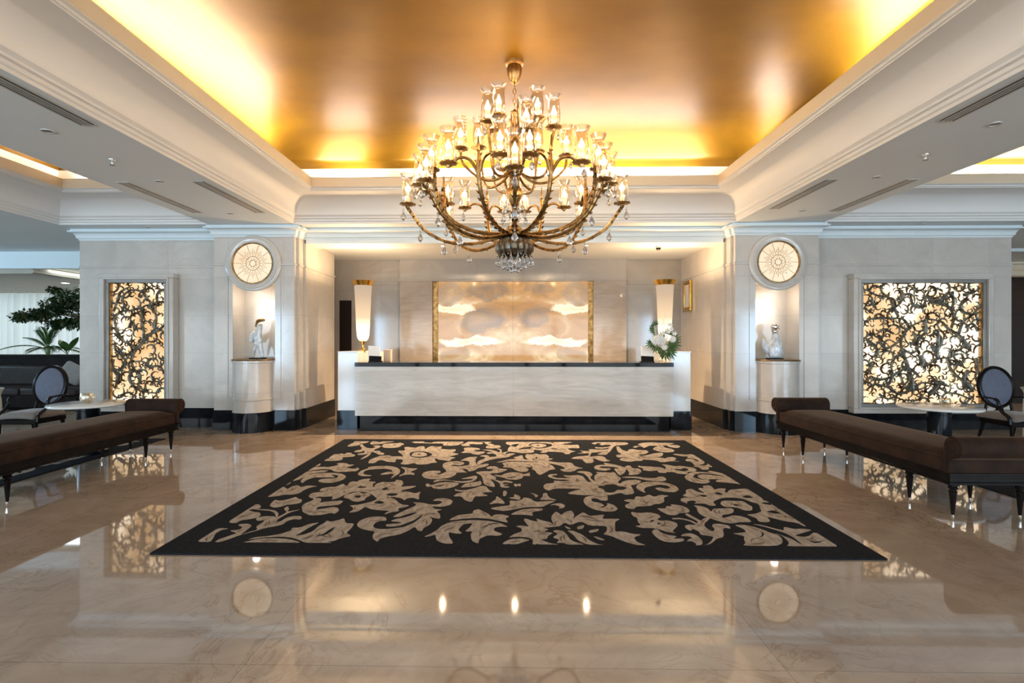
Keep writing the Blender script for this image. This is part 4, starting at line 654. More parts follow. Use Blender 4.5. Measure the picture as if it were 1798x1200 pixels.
# ================================================================== rugs
RUG = "l-226 151 -226 168 -224 171 -226 183 -218 183 -204 183 -206 172 -213 166 -211 157 -218 149 -223 147|l-201 177 -200 183 -196 183 -188 177 -186 183 -178 183 -170 183 -169 180 -177 176 -182 167 -190 163 -195 160 -200 168|l-179 149 -180 166 -171 169 -162 171 -158 175 -150 163 -153 158 -153 145 -161 139 -172 139|l-211 160 -209 165 -204 152 -196 139 -188 136 -185 144 -192 152 -186 157 -180 152 -179 142 -183 129 -182 121 -174 121 -170 112 -164 107 -163 98 -169 98 -176 109 -183 116 -180 100 -180 86 -184 71 -185 76 -184 93 -184 107 -189 97 -196 97 -197 104 -190 109 -194 123 -197 113 -206 113 -205 123 -200 128 -203 141 -208 149|l-226 64 -226 72 -225 79 -226 85 -226 101 -220 101 -218 106 -213 99 -213 109 -207 109 -204 102 -198 97 -197 88 -204 85 -210 83 -206 73 -208 66 -217 64|l-170 53 -173 71 -170 82 -165 93 -156 96 -150 89 -139 91 -136 83 -141 76 -141 68 -139 59 -149 61 -158 71 -162 67 -162 55|l-226 36 -226 48 -225 52 -222 42 -225 37|l-226 17 -226 27 -226 35 -218 36 -210 35 -204 41 -201 45 -206 50 -204 55 -195 54 -191 47 -183 47 -186 39 -190 35 -182 28 -176 28 -177 34 -172 28 -172 17 -179 16 -185 14 -195 14 -203 24 -212 26 -220 22|l-226 -21 -226 -15 -226 -13 -226 -2 -226 8 -226 15 -220 18 -211 20 -204 20 -205 15 -210 12 -218 6 -218 -5 -221 -12 -221 -18 -225 -23|l-226 -39 -226 -33 -226 -24 -226 -26 -224 -32|l-212 -31 -217 -24 -219 -15 -219 -4 -216 6 -206 10 -193 10 -184 6 -177 -3 -175 -14 -178 -23 -183 -29 -192 -29 -199 -24 -200 -17 -196 -13 -187 -13 -184 -8 -186 -1 -194 3 -194 1 -189 -5 -187 -9 -196 -8 -203 -9 -208 -8 -211 -13 -213 -21|l-168 9 -168 21 -163 30 -165 36 -156 41 -142 42 -131 34 -125 22 -123 8 -126 -4 -127 -13 -128 -7 -128 6 -132 8 -136 4 -143 3 -142 9 -138 15 -132 16 -136 25 -144 29 -154 27 -162 23 -164 14 -160 4 -151 1 -151 -3 -160 -3 -166 2|l-129 38 -122 35 -117 31 -107 31 -109 24 -113 15 -107 10 -106 2 -111 5 -117 3 -121 -4 -121 1 -118 12 -120 24|l-144 178 -141 183 -133 183 -126 183 -126 177 -114 173 -113 181 -102 183 -100 183 -94 183 -81 183 -70 183 -71 173 -76 159 -84 154 -97 156 -97 170 -114 170 -128 172 -137 171|l-64 183 -57 183 -44 180 -42 166 -52 165 -59 168 -62 160 -57 153 -68 152 -73 162 -68 171 -65 179|l-52 183 -33 183 -30 180 -36 174 -28 166 -27 160 -18 158 -17 144 -28 137 -37 140 -37 152 -33 160 -39 168 -41 180|l-147 145 -141 146 -131 140 -127 150 -121 151 -116 130 -115 145 -111 153 -104 148 -96 150 -97 135 -86 130 -76 133 -75 121 -79 113 -68 104 -75 95 -80 90 -70 84 -75 77 -76 67 -80 67 -84 71 -90 73 -96 83 -94 69 -89 58 -95 57 -100 50 -111 48 -116 56 -123 48 -132 50 -131 66 -135 74 -143 75 -144 87 -136 87 -140 100 -148 114 -150 124 -141 122 -144 134|d-132 105 -130 116 -121 119 -111 115 -102 103 -103 90 -110 83 -120 82 -127 89|L-128 101 -127 110 -122 114 -114 111 -109 103 -108 92 -114 87 -123 87 -127 92|D-122 101 -120 104 -116 101 -118 98|l-68 111 -63 123 -67 141 -60 145 -47 141 -43 131 -51 128 -52 124 -46 119 -36 119 -38 109 -44 100 -51 104 -56 111|l-43 131 -31 131 -24 124 -18 114 -17 127 -23 137 -20 139 -15 129 -16 112 -3 124 -10 112 -10 103 -5 110 3 108 -1 101 -7 87 -17 83 -24 78 -33 67 -38 55 -41 49 -43 55 -42 67 -35 80 -29 89 -21 91 -22 103 -27 109 -32 105 -35 112 -29 117 -23 114 -33 124|l-98 2 -98 14 -92 21 -81 21 -79 14 -83 9 -80 4 -76 11 -73 19 -81 39 -82 54 -77 63 -68 67 -59 61 -57 53 -62 45 -69 49 -73 45 -65 41 -57 43 -51 47 -52 63 -56 69 -64 67 -60 78 -55 88 -44 90 -46 80 -45 63 -43 49 -36 51 -30 55 -28 48 -34 38 -40 34 -43 23 -49 18 -52 29 -58 30 -53 18 -50 14 -56 14 -62 14 -62 4 -66 -7 -74 -12 -84 -14 -93 -9|l-42 91 -39 98 -32 98 -29 87 -33 78 -36 80 -34 87 -38 91|l-21 60 -14 68 -6 76 4 80 -1 87 5 92 11 101 12 77 18 75 14 90 16 106 24 103 28 109 33 103 41 106 44 92 42 84 49 80 40 71 46 65 54 61 67 62 69 55 69 47 74 38 79 35 71 32 68 24 61 18 54 21 51 29 58 32 56 43 47 53 40 57 45 45 47 29 40 27 35 16 28 4 25 12 24 23 20 30 22 39 18 50 14 54 20 43 20 39 13 39 17 30 15 19 8 17 1 26 -1 33 -6 37 -13 38 -10 46 -14 56 -6 60 -12 62|d26 79 28 92 29 80|d-19 62 -7 68 14 67 31 62 14 64 -6 65|l-13 2 -10 10 -1 17 7 14 11 7 18 16 17 9 18 1 10 2 9 -8 3 -14 -6 -13 -10 -6 -20 1 -21 5|d-8 -3 -3 -5 5 3 -1 -8 -6 -7|l-31 36 -27 42 -20 42 -16 31 -6 29 -11 19 -17 12 -23 12 -26 8 -18 -5 -19 -14 -13 -20 -8 -16 -1 -22 -1 -26 -10 -23 -11 -31 -4 -30 -11 -35 -3 -40 -7 -43 -13 -41 -14 -26 -22 -13 -24 -14 -20 -26 -18 -41 -24 -38 -30 -30 -32 -12 -34 1 -42 15 -34 20 -24 20 -22 27 -27 31 -29 29|l0 -33 1 -28 3 -31 7 -27 7 -38 4 -36 2 -40|l-88 -32 -86 -29 -83 -34 -81 -35 -76 -26 -66 -23 -54 -28 -57 -39 -63 -46 -71 -49 -78 -46 -81 -39 -84 -42 -86 -39|d-79 -39 -75 -37 -68 -34 -73 -41|l-82 -23 -80 -15 -71 -14 -60 -20 -50 -21 -43 -16 -42 -10 -54 -13 -53 -9 -47 -5 -43 0 -39 1 -38 -10 -41 -21 -47 -26 -56 -26 -65 -18 -73 -18 -80 -25|l-52 -43 -49 -30 -42 -25 -36 -22 -34 -18 -32 -27 -33 -35 -40 -40 -48 -42|l-57 -47 -52 -52 -46 -52 -38 -45 -32 -37 -27 -38 -24 -50 -19 -58 -28 -58 -29 -62 -23 -69 -30 -71 -36 -71 -37 -88 -44 -83 -48 -71 -56 -72 -53 -62 -46 -57 -52 -56 -56 -54|l-1 183 17 183 38 183 50 183 60 183 85 183 73 173 63 167 78 162 89 165 89 157 88 141 76 143 71 138 76 126 81 123 73 116 71 107 65 106 64 116 52 120 44 120 41 113 33 115 39 125 32 130 26 132 27 115 12 110 4 115 -8 122 -7 142 -3 158 -11 169 -10 183|d20 161 24 172 35 176 46 173 53 167 53 156 43 143 32 138 25 148|L22 159 28 168 37 170 44 164 45 153 37 143 28 144 26 153|D31 158 34 161 36 157 33 153|d7 130 12 135 24 137 24 150 14 147 6 134|d48 138 54 143 59 138 53 133|d49 180 57 181 56 174|d-5 158 3 168 8 169 6 159 3 147|l108 174 115 183 125 183 133 183 150 183 159 182 160 172 152 163 141 162 134 150 125 122 121 115 117 103 109 103 105 107 110 112 114 119 103 116 99 114 96 100 93 91 107 98 112 91 112 76 116 71 107 66 102 72 99 82 95 80 96 70 92 60 85 58 83 70 83 78 69 81 75 91 85 95 93 98 97 112 79 109 90 116 86 128 92 124 100 124 98 131 101 136 110 134 123 134 129 147 118 139 109 141 109 150 116 147 127 150 135 163 127 166 121 160 118 168 123 174 118 177 112 166|l139 155 143 155 142 134 147 122 151 135 158 139 163 132 174 131 174 120 166 108 156 105 159 97 169 104 179 113 190 118 190 111 183 95 174 90 182 88 185 83 188 91 197 93 198 83 191 74 198 68 188 71 175 64 169 75 156 79 153 71 144 71 138 66 128 72 128 81 133 87 139 92 127 88 128 103 137 105 134 122|l160 151 166 159 174 157 171 169 178 178 190 183 205 183 198 180 215 181 226 178 213 167 225 165 226 156 220 146 215 146 209 154 210 162 203 163 203 146 209 141 210 131 206 121 195 118 188 123 183 135 188 148 196 156 190 161 184 159 173 143 174 155 169 155 163 145|l163 130 172 131 174 123 170 113 161 108 153 110 155 125|l200 107 204 111 213 107 218 106 223 109 226 105 226 91 226 70 223 60 214 52 208 50 209 60 210 68 204 72 210 84 217 83 217 72 220 69 221 78 218 86 212 89 216 96 208 97|l204 47 211 50 219 50 224 54 226 61 226 54 226 43 220 43 219 35 214 30 209 31 210 41|l90 37 94 48 102 52 106 50 105 62 112 57 121 48 125 39 129 47 134 49 133 36 141 34 140 21 133 9 122 6 126 18 126 34 121 17 113 4 112 14 112 35 119 33 115 41 106 44 100 44 96 39 100 35 109 36 107 28 100 24 92 28|l143 49 146 45 153 45 159 42 167 40 169 31 173 44 171 55 177 53 184 46 191 48 197 44 203 39 203 29 198 22 190 21 186 10 177 13 174 20 167 20 164 15 157 18 159 27 150 23 142 27 146 36 141 41|d178 30 182 34 186 31 190 37 194 36 194 28 188 25 189 21 184 24|l179 -1 185 10 193 19 199 22 212 19 222 12 226 3 226 -13 226 -28 224 -25 215 -21 204 -18 210 -10 219 -8 210 -8 200 -9 200 -18 193 -25 186 -24 180 -18 178 -11|d188 0 195 12 205 16 216 11 224 1 214 6 204 12 196 7 193 -1 195 -9 202 -9 194 -11 190 -6|l212 23 216 27 223 19 226 13 226 -2 226 4 219 14|l112 -3 121 1 131 0 137 -4 149 -5 152 1 158 1 158 -10 153 -17 144 -17 135 -13 128 -5 120 -5|l29 -37 32 -28 41 -25 41 -16 50 -19 58 -17 54 -12 44 -12 37 -4 36 4 40 9 47 10 46 5 41 3 41 -2 46 -7 53 -7 61 -6 56 -4 52 5 59 3 68 6 73 2 74 -10 75 -20 79 -22 78 -13 78 0 75 13 68 18 74 23 83 19 85 8 80 -3 81 -12 83 -19 84 -6 87 7 91 12 89 19 98 18 105 16 110 19 110 5 112 -6 107 -20 112 -12 122 -10 129 -13 130 -19 121 -30 116 -31 115 -47 113 -60 104 -64 101 -57 90 -65 78 -64 65 -66 49 -61 59 -50 67 -45 49 -44 39 -45 34 -52 30 -47|d82 -39 85 -35 89 -36 92 -30 98 -28 102 -31 103 -36 108 -37 110 -43 105 -48 99 -48 96 -55 90 -58 86 -54 87 -47 84 -44|d105 -23 108 -15 118 -10 126 -12 116 -14 109 -21 107 -27|l84 -59 87 -64 85 -78 83 -82 78 -81 75 -74 70 -76 70 -85 77 -88 79 -96 73 -100 77 -101 82 -93 82 -88 87 -92 89 -103 85 -110 77 -111 69 -107 63 -96 62 -83 65 -72 71 -67 80 -64|l119 -41 123 -29 132 -20 144 -19 155 -23 160 -35 159 -47 152 -55 144 -54 138 -49 137 -41 143 -39 147 -44 153 -41 152 -32 145 -29 136 -34 129 -39 125 -47 124 -59 120 -49|l-226 -179 -226 -172 -226 -162 -226 -156 -224 -154 -217 -155 -221 -158 -222 -164 -218 -174 -216 -181 -224 -181|l-226 -132 -226 -122 -226 -117 -226 -113 -226 -103 -226 -97 -223 -97 -218 -103 -217 -109 -222 -110 -225 -112 -217 -117 -212 -118 -208 -124 -207 -131 -213 -135 -218 -137 -218 -143 -223 -143 -226 -139|l-213 -181 -213 -176 -210 -171 -208 -167 -206 -164 -215 -159 -208 -157 -208 -152 -214 -148 -214 -145 -208 -144 -203 -148 -202 -155 -202 -168 -199 -162 -194 -157 -199 -150 -198 -140 -199 -136 -203 -138 -206 -136 -208 -131 -204 -127 -196 -127 -193 -129 -199 -119 -205 -114 -216 -112 -221 -110 -209 -110 -201 -113 -195 -120 -192 -129 -190 -121 -190 -116 -196 -109 -196 -101 -191 -109 -190 -116 -180 -109 -187 -118 -189 -130 -189 -138 -185 -140 -184 -130 -180 -126 -174 -126 -171 -131 -171 -135 -176 -133 -180 -137 -180 -146 -185 -150 -190 -153 -195 -160 -202 -168 -206 -176 -209 -181|l-193 -181 -190 -179 -184 -174 -174 -173 -164 -174 -157 -177 -151 -181 -162 -181 -177 -181|l-192 -176 -188 -171 -180 -169 -173 -165 -168 -158 -170 -152 -164 -152 -160 -144 -153 -140 -156 -148 -158 -157 -159 -163 -161 -168 -155 -166 -151 -159 -151 -148 -149 -142 -149 -136 -145 -139 -140 -135 -137 -130 -132 -142 -125 -142 -124 -152 -125 -162 -119 -168 -125 -172 -129 -178 -133 -179 -128 -181 -140 -181 -148 -181 -153 -177 -161 -172 -171 -170 -182 -172 -188 -175|d-145 -170 -141 -165 -140 -156 -137 -149 -137 -160 -139 -167|l-226 -76 -226 -64 -226 -54 -226 -42 -218 -52 -218 -42 -214 -37 -208 -45 -204 -38 -192 -41 -198 -45 -201 -53 -201 -65 -206 -69 -213 -69 -217 -73 -223 -76|l-212 -101 -214 -93 -215 -84 -209 -87 -205 -84 -202 -80 -200 -75 -196 -80 -190 -84 -188 -93 -194 -97 -198 -98 -201 -104 -206 -106|l-183 -103 -184 -95 -182 -90 -180 -84 -183 -78 -175 -79 -172 -87 -172 -92 -165 -88 -152 -85 -152 -97 -160 -100 -169 -103 -168 -110 -161 -107 -156 -103 -151 -105 -147 -112 -148 -121 -152 -118 -157 -123 -167 -125 -177 -116 -180 -109|l-189 -74 -190 -64 -184 -60 -179 -59 -186 -56 -186 -48 -181 -43 -174 -43 -171 -31 -166 -39 -164 -37 -166 -28 -164 -23 -158 -25 -159 -19 -155 -14 -148 -12 -148 -23 -139 -24 -141 -33 -136 -46 -138 -33 -133 -24 -128 -26 -120 -24 -121 -16 -114 -19 -110 -31 -111 -42 -105 -39 -95 -38 -99 -46 -106 -52 -108 -57 -101 -57 -92 -63 -88 -56 -88 -67 -85 -82 -92 -76 -97 -78 -98 -84 -102 -78 -111 -74 -114 -75 -107 -81 -99 -95 -90 -98 -94 -103 -99 -106 -96 -113 -102 -116 -107 -122 -106 -115 -104 -112 -114 -111 -122 -108 -128 -102 -129 -108 -131 -115 -138 -118 -136 -110 -138 -104 -143 -99 -136 -97 -129 -91 -124 -84 -124 -79 -131 -68 -140 -59 -153 -59 -157 -68 -160 -79 -164 -84 -166 -73 -174 -75 -179 -74 -183 -80|l-156 -75 -157 -67 -153 -65 -151 -61 -146 -59 -142 -64 -136 -62 -132 -70 -135 -76 -134 -84 -139 -89 -145 -86 -149 -80 -154 -78|d-146 -74 -145 -70 -141 -71 -140 -76 -143 -78|d-153 -46 -151 -39 -145 -42 -143 -46|d-128 -50 -124 -43 -121 -49 -124 -54|d-119 -68 -116 -63 -108 -64 -108 -69 -113 -72|d-124 -92 -121 -85 -114 -90 -116 -95|l-122 -146 -123 -137 -119 -129 -112 -126 -104 -127 -101 -136 -106 -136 -109 -141 -109 -148 -105 -153 -98 -154 -91 -152 -84 -149 -78 -139 -75 -127 -75 -119 -79 -133 -84 -141 -90 -148 -98 -149 -100 -144 -93 -142 -87 -141 -92 -138 -98 -137 -95 -132 -88 -128 -83 -122 -80 -114 -88 -120 -93 -127 -99 -127 -95 -117 -90 -107 -85 -99 -86 -93 -90 -89 -81 -90 -73 -95 -66 -95 -63 -89 -65 -85 -73 -85 -70 -78 -61 -77 -54 -84 -55 -96 -62 -101 -71 -100 -67 -107 -60 -108 -65 -113 -61 -119 -59 -131 -65 -129 -69 -124 -65 -133 -65 -144 -69 -151 -69 -158 -73 -156 -76 -148 -80 -158 -85 -165 -93 -169 -97 -173 -97 -179 -102 -173 -104 -166 -104 -159 -112 -156 -118 -152|l-52 -134 -49 -127 -45 -121 -37 -119 -34 -117 -34 -110 -30 -106 -26 -112 -21 -118 -18 -126 -16 -120 -10 -119 -3 -124 -7 -129 -4 -139 -11 -135 -20 -130 -30 -128 -40 -130 -47 -133|l-66 -169 -61 -161 -58 -155 -56 -146 -51 -139 -44 -135 -32 -133 -19 -135 -10 -140 -4 -148 -10 -147 -15 -150 -15 -156 -8 -162 -11 -166 -19 -165 -22 -168 -25 -172 -25 -181 -30 -176 -32 -164 -31 -157 -37 -158 -34 -150 -32 -140 -39 -142 -41 -148 -42 -155 -38 -162 -44 -162 -49 -159 -47 -169 -44 -176 -43 -181 -49 -181 -55 -176 -57 -169 -58 -164 -62 -168|d-26 -153 -23 -146 -17 -140 -10 -140 -18 -143 -23 -148|l-22 -94 -18 -83 -16 -80 -16 -69 -11 -78 -7 -92 -15 -90|l-21 -104 -10 -98 -3 -96 -4 -82 3 -84 8 -79 9 -73 15 -76 19 -86 27 -84 38 -83 30 -92 25 -100 12 -100 3 -105 -7 -111 -14 -109|l-10 -53 -7 -53 -6 -61 -8 -70 -10 -69|l-5 -75 1 -72 0 -63 6 -69 6 -81 0 -78|l15 -59 20 -62 23 -68 20 -74 19 -65|l23 -80 27 -70 27 -62 31 -58 32 -73 40 -82 30 -80|l31 -96 35 -91 41 -89 45 -95 43 -102 38 -105 40 -99 36 -94|l-3 -120 2 -112 7 -107 16 -104 25 -104 24 -109 15 -113 16 -123 10 -120 3 -120|l-4 -169 0 -162 6 -157 6 -150 1 -146 6 -144 12 -147 10 -141 8 -132 9 -128 15 -134 19 -136 18 -128 23 -133 29 -137 31 -143 30 -125 35 -111 38 -116 39 -120 43 -112 49 -108 50 -120 47 -129 54 -118 58 -112 62 -122 68 -120 75 -118 71 -128 78 -128 86 -128 80 -135 78 -146 76 -156 82 -155 88 -160 95 -161 87 -167 88 -176 93 -181 86 -181 78 -174 72 -165 66 -161 70 -155 72 -144 59 -144 53 -134 44 -143 40 -137 36 -145 30 -147 22 -149 27 -152 22 -157 30 -159 25 -165 24 -171 19 -172 26 -179 33 -181 17 -181 16 -179 16 -181 13 -181 14 -173 10 -168 2 -167|l-8 -181 -7 -177 -3 -172 5 -170 12 -173 7 -177 2 -181 -3 -181 -2 -180 -5 -181|l29 -156 32 -153 37 -155 39 -161 41 -174 50 -181 45 -181 38 -181 35 -178 30 -178 33 -172 28 -168 33 -161|l40 -154 44 -154 50 -161 54 -172 59 -180 64 -181 52 -181 46 -174 44 -163|l39 -144 44 -150 42 -152 40 -149|l48 -149 50 -145 55 -142 53 -150 49 -152|l56 -156 58 -153 65 -150 63 -156 57 -159|l58 -165 62 -167 66 -173 61 -172|l98 -81 103 -77 109 -78 112 -68 119 -70 126 -62 129 -70 136 -63 144 -66 137 -71 134 -84 128 -90 124 -90 118 -96 106 -97 102 -105 96 -101 97 -93 104 -87|l122 -101 130 -102 132 -95 137 -96 137 -90 145 -93 149 -100 148 -109 144 -113 138 -113 133 -119 127 -118 124 -110|l98 -111 104 -114 113 -112 119 -116 120 -123 115 -128 116 -132 123 -131 128 -136 127 -143 122 -150 119 -155 121 -158 115 -156 110 -150 106 -148 98 -148 93 -144 99 -142 98 -135 100 -126 97 -120|d108 -133 111 -130 112 -133 108 -135|d112 -139 114 -136 115 -138 113 -141|l103 -155 109 -149 110 -158 114 -162 120 -164 116 -168 117 -169 123 -168 122 -173 115 -176 108 -175 104 -169|l128 -125 135 -125 141 -130 144 -138 146 -132 143 -125 141 -116 144 -114 147 -124 149 -132 152 -127 158 -123 159 -125 149 -138 147 -145 148 -151 150 -154 153 -149 153 -143 156 -138 162 -138 167 -142 165 -149 162 -146 159 -149 155 -161 152 -166 147 -168 139 -178 132 -181 135 -180 141 -173 146 -165 143 -163 138 -161 139 -154 136 -149 133 -154 131 -147 133 -142 137 -140 142 -141 140 -133 134 -128 127 -129|l122 -164 126 -159 132 -158 135 -163 135 -173 132 -180 127 -181 129 -178 127 -173 123 -174 127 -169 130 -167 128 -164|l156 -93 163 -95 166 -102 165 -110 170 -102 177 -101 185 -100 187 -102 184 -110 179 -115 172 -117 169 -122 170 -125 180 -118 186 -120 189 -126 188 -134 178 -134 172 -137 165 -136 160 -128 154 -120 154 -109 157 -100|l171 -140 179 -140 185 -144 189 -150 191 -156 195 -160 194 -168 190 -176 183 -181 160 -181 164 -176 166 -169 169 -163 162 -158 168 -157 174 -155 175 -149|d179 -165 183 -161 185 -155 185 -152 186 -158 182 -164|l186 -138 192 -139 198 -146 202 -150 204 -151 208 -143 213 -148 221 -147 226 -150 217 -155 210 -159 206 -162 214 -164 226 -153 226 -167 226 -181 220 -181 209 -181 190 -181 194 -177 196 -172 197 -162 194 -156 198 -162 201 -168 202 -178 203 -177 204 -166 202 -156 196 -147 190 -141|d210 -172 217 -173 226 -168 214 -176|l155 -66 162 -58 165 -47 172 -42 174 -53 180 -58 178 -45 180 -40 185 -41 186 -33 195 -30 193 -46 199 -41 206 -42 201 -49 200 -57 207 -46 216 -43 226 -41 226 -52 226 -71 224 -78 226 -79 226 -93 226 -100 222 -97 226 -101 226 -109 226 -126 226 -142 224 -142 223 -135 215 -131 210 -125 206 -121 204 -131 200 -134 194 -133 196 -124 191 -116 200 -114 208 -108 210 -102 215 -88 211 -83 208 -74 201 -70 191 -71 183 -77 177 -83 176 -94 170 -94 168 -88 158 -88 162 -85 162 -79 154 -82 153 -89 149 -82 151 -75 157 -70 165 -72|d188 -58 192 -54 196 -61 189 -63|d171 -64 176 -62 179 -66 174 -70|d209 -68 217 -63 219 -71 212 -72|d219 -84 226 -85 226 -84 225 -92 219 -89|d211 -109 219 -105 222 -113 216 -114|l181 -89 186 -80 193 -79 198 -80 205 -80 205 -90 206 -96 201 -106 195 -106 192 -99 188 -97 182 -97|d191 -91 194 -89 197 -93 192 -95"
def rug(label, cx, cy, src=None):
    m = MB(); w, d, h = 2.46, 2.0, 0.012; polys = []
    m.box(-w, w, -d, d, 0.0, h, 0)
    for qi, q in enumerate(RUG.split('|')):
        k = q[0]; a = [int(v)/100 for v in q[1:].split()]; P = chaikin([(a[i], a[i+1]) for i in range(0, len(a), 2)])
        z = h+{'l': 0.0015, 'd': 0.003, 'L': 0.0045, 'D': 0.006}[k]+(qi % 9)*0.00009; mi = 1 if k in 'lL' else 0
        v3 = [Vector((x, y, 0)) for x, y in P]
        if k == 'l': polys.append((P, qi))
        tris = [t for t in tessellate_polygon([v3]) if abs((v3[t[1]]-v3[t[0]]).cross(v3[t[2]]-v3[t[0]]).z) > 1e-6]
        m.add([(x, y, z) for x, y in P], [t if (v3[t[1]]-v3[t[0]]).cross(v3[t[2]]-v3[t[0]]).z > 0 else t[::-1] for t in tris], mi)
    rng = random.Random(9)
    for P, qi in polys:                                   # tan veins carved along the leaves
        A = abs(sum(P[i][0]*P[(i+1) % len(P)][1]-P[(i+1) % len(P)][0]*P[i][1] for i in range(len(P))))/2
        if A < 0.012: continue
        def ins(x, y):
            r_ = False; j = len(P)-1
            for i in range(len(P)):
                if (P[i][1] > y) != (P[j][1] > y) and x < (P[j][0]-P[i][0])*(y-P[i][1])/(P[j][1]-P[i][1])+P[i][0]: r_ = not r_
                j = i
            return r_
        xs_, ys_ = [p[0] for p in P], [p[1] for p in P]; got = 0; want = 1+int(A/0.022)
        for tr_ in range(60*want):
            if got >= want: break
            x, y = rng.uniform(min(xs_), max(xs_)), rng.uniform(min(ys_), max(ys_)); th = rng.uniform(0, 2*PI); cv = rng.choice((-1, 1))*rng.uniform(4, 11); L_ = rng.uniform(0.07, 0.15); pts = []
            for s_ in range(9):
                pts.append((x, y)); x += math.cos(th)*L_/8; y += math.sin(th)*L_/8; th += cv*L_/8
            if not all(ins(px_+dx, py_+dy) for px_, py_ in pts for dx, dy in ((.014, 0), (-.014, 0), (0, .014), (0, -.014))): continue
            got += 1; vs = []
            for i, (px_, py_) in enumerate(pts):
                a_ = pts[max(i-1, 0)]; b_ = pts[min(i+1, 8)]; d = Vector((b_[0]-a_[0], b_[1]-a_[1])).normalized(); w_ = 0.0065*math.sin(PI*(i+.6)/9.2)
                vs += [(px_-d.y*w_, py_+d.x*w_, h+.0030+got*.00005), (px_+d.y*w_, py_-d.x*w_, h+.0030+got*.00005)]
            m.add(vs, [(2*i, 2*i+1, 2*i+3, 2*i+2) for i in range(8)], 2)
    o = m.build('area_rug', ['rug_dark', 'rug_light', 'rug_vein'], recalc=False, smooth=False); o.location = (cx, cy, 0)
    return tag(o, label, 'rug')
main_rug = rug('large charcoal rug with beige flowers and leaf scrolls in front of the desk', 0.005, 5.42)
r2 = main_rug.copy(); COL.objects.link(r2); r2.location = (-7.55, 5.42, 0); r2['label'] = 'charcoal and beige scroll rug under the left bench and marble table'
r3 = main_rug.copy(); COL.objects.link(r3); r3.location = (7.07, 5.42, 0); r3.rotation_euler.z = PI; r3['label'] = 'charcoal and beige scroll rug under the right marble table'
# ================================================================== benches
def bench(x0, y0, label):
    """near left corner x0, y0; 0.66 wide, 2.68 long"""
    w, L = 0.66, 2.68; x1, y1 = x0+w, y0+L; cx = (x0+x1)/2
    t = thing('upholstered_bench', (cx, (y0+y1)/2, 0), label, 'bench', 'long brown velvet benches')
    m = MB(); m.sweep([(x0, y0), (x1, y0), (x1, y1), (x0, y1)], [(0.02, 0.30), (-0.004, 0.30), (-0.004, 0.318), (0.006, 0.322), (0.006, 0.352), (-0.002, 0.356), (-0.002, 0.372), (-0.008, 0.376), (-0.008, 0.392), (0.02, 0.392)], closed=True, side=1)
    m.box(x0+0.01, x1-0.01, y0+0.01, y1-0.01, 0.31, 0.392); m.build('frame', 'black_wood', t)
    # thick cushion with softly crowned top
    m = MB(); nx, ny = 10, 24; vs = []
    prof = []
    for i in range(nx+1):
        for j in range(ny+1):
            u, v = i/nx, j/ny; e = min(1, min(u, 1-u)*7)*min(1, min(v, 1-v)*22); e = math.sin(e*PI/2)
            vs.append((x0+0.005+(w-0.01)*u, y0+0.06+(L-0.12)*v, 0.51+0.042*e+0.008*math.sin(PI*u)))
    fs = [(i*(ny+1)+j, (i+1)*(ny+1)+j, (i+1)*(ny+1)+j+1, i*(ny+1)+j+1) for i in range(nx) for j in range(ny)]
    m.add(vs, fs); nb = len(vs)
    edge = [i*(ny+1) for i in range(nx+1)] + [nx*(ny+1)+j for j in range(1, ny+1)] + [i*(ny+1)+ny for i in range(nx-1, -1, -1)] + [j for j in range(ny-1, 0, -1)]
    low = [(vs[e][0], vs[e][1], 0.392) for e in edge]; b0 = len(m.v); m.v += low; k = len(edge)
    m.f += [(edge[i], edge[(i+1) % k], b0+(i+1) % k, b0+i) for i in range(k)]; m.m += [0]*k
    m.f.append(tuple(b0+i for i in range(k))); m.m.append(0)
    m.build('cushion', 'velvet', t, angle=60)
    pp = MB(); pp.tube([(x0+0.004, y0+0.06, 0.505), (x0+0.004, y1-0.06, 0.505)], 0.006, 6); pp.tube([(x1-0.004, y0+0.06, 0.505), (x1-0.004, y1-0.06, 0.505)], 0.006, 6); pp.build('piping', 'velvet', t)
    for yb, s in ((y0, -1), (y1, 1)):           # rolled ends: a scroll that leans outwards
        yc = yb+s*0.035; R_ = 0.088; zc = 0.605
        pf = [(yb-s*0.05, 0.392), (yb-s*0.05, 0.56)]
        for k in range(0, 15): a = PI-0.15-(PI*1.38)*k/14; pf.append((yc+s*R_*math.cos(a)*1.0, zc+R_*math.sin(a)))
        pf += [(yb+s*0.0, 0.50), (yb-s*0.0, 0.392)]
        n = len(pf); m = MB(); m.add([(x0-0.01, y, z) for y, z in pf]+[(x1+0.01, y, z) for y, z in pf], [(i, (i+1) % n, n+(i+1) % n, n+i) for i in range(n)]+[tuple(range(n)), tuple(range(2*n-1, n-1, -1))])
        bo = m.build('bolster', 'velvet', t, bevel=0.008)
        for xe, sg in ((x0-0.01, -1), (x1+0.01, 1)):
            MB().lathe((xe, yc, zc), [(0.0, sg*0.012), (0.028, sg*0.011), (0.034, sg*0.004), (0.04, sg*0.008), (0.062, sg*0.008), (0.068, 0)], 24, axis='x').build('button', 'velvet', bo)
    for lx in (x0+0.065, x1-0.065):
        for ly in (y0+0.05, y0+0.50, y1-0.50, y1-0.05):
            lg = MB(); lg.box(lx-0.03, lx+0.03, ly-0.03, ly+0.03, 0.285, 0.31)
            lg.lathe((lx, ly, 0), [(0.0105, 0.045), (0.026, 0.225), (0.030, 0.238), (0.022, 0.245), (0.020, 0.252), (0.030, 0.258), (0.033, 0.268), (0.028, 0.280), (0.022, 0.286)], 16)
            o = lg.build('leg', 'black_wood', t)
            MB().lathe((lx, ly, 0), [(0.008, 0.0005), (0.0095, 0.004), (0.0115, 0.045), (0.0118, 0.05)], 14).build('foot_cap', 'silver', o)
    return t
bench(3.465, 4.13, 'long brown velvet bench on the right, whole near end in view')
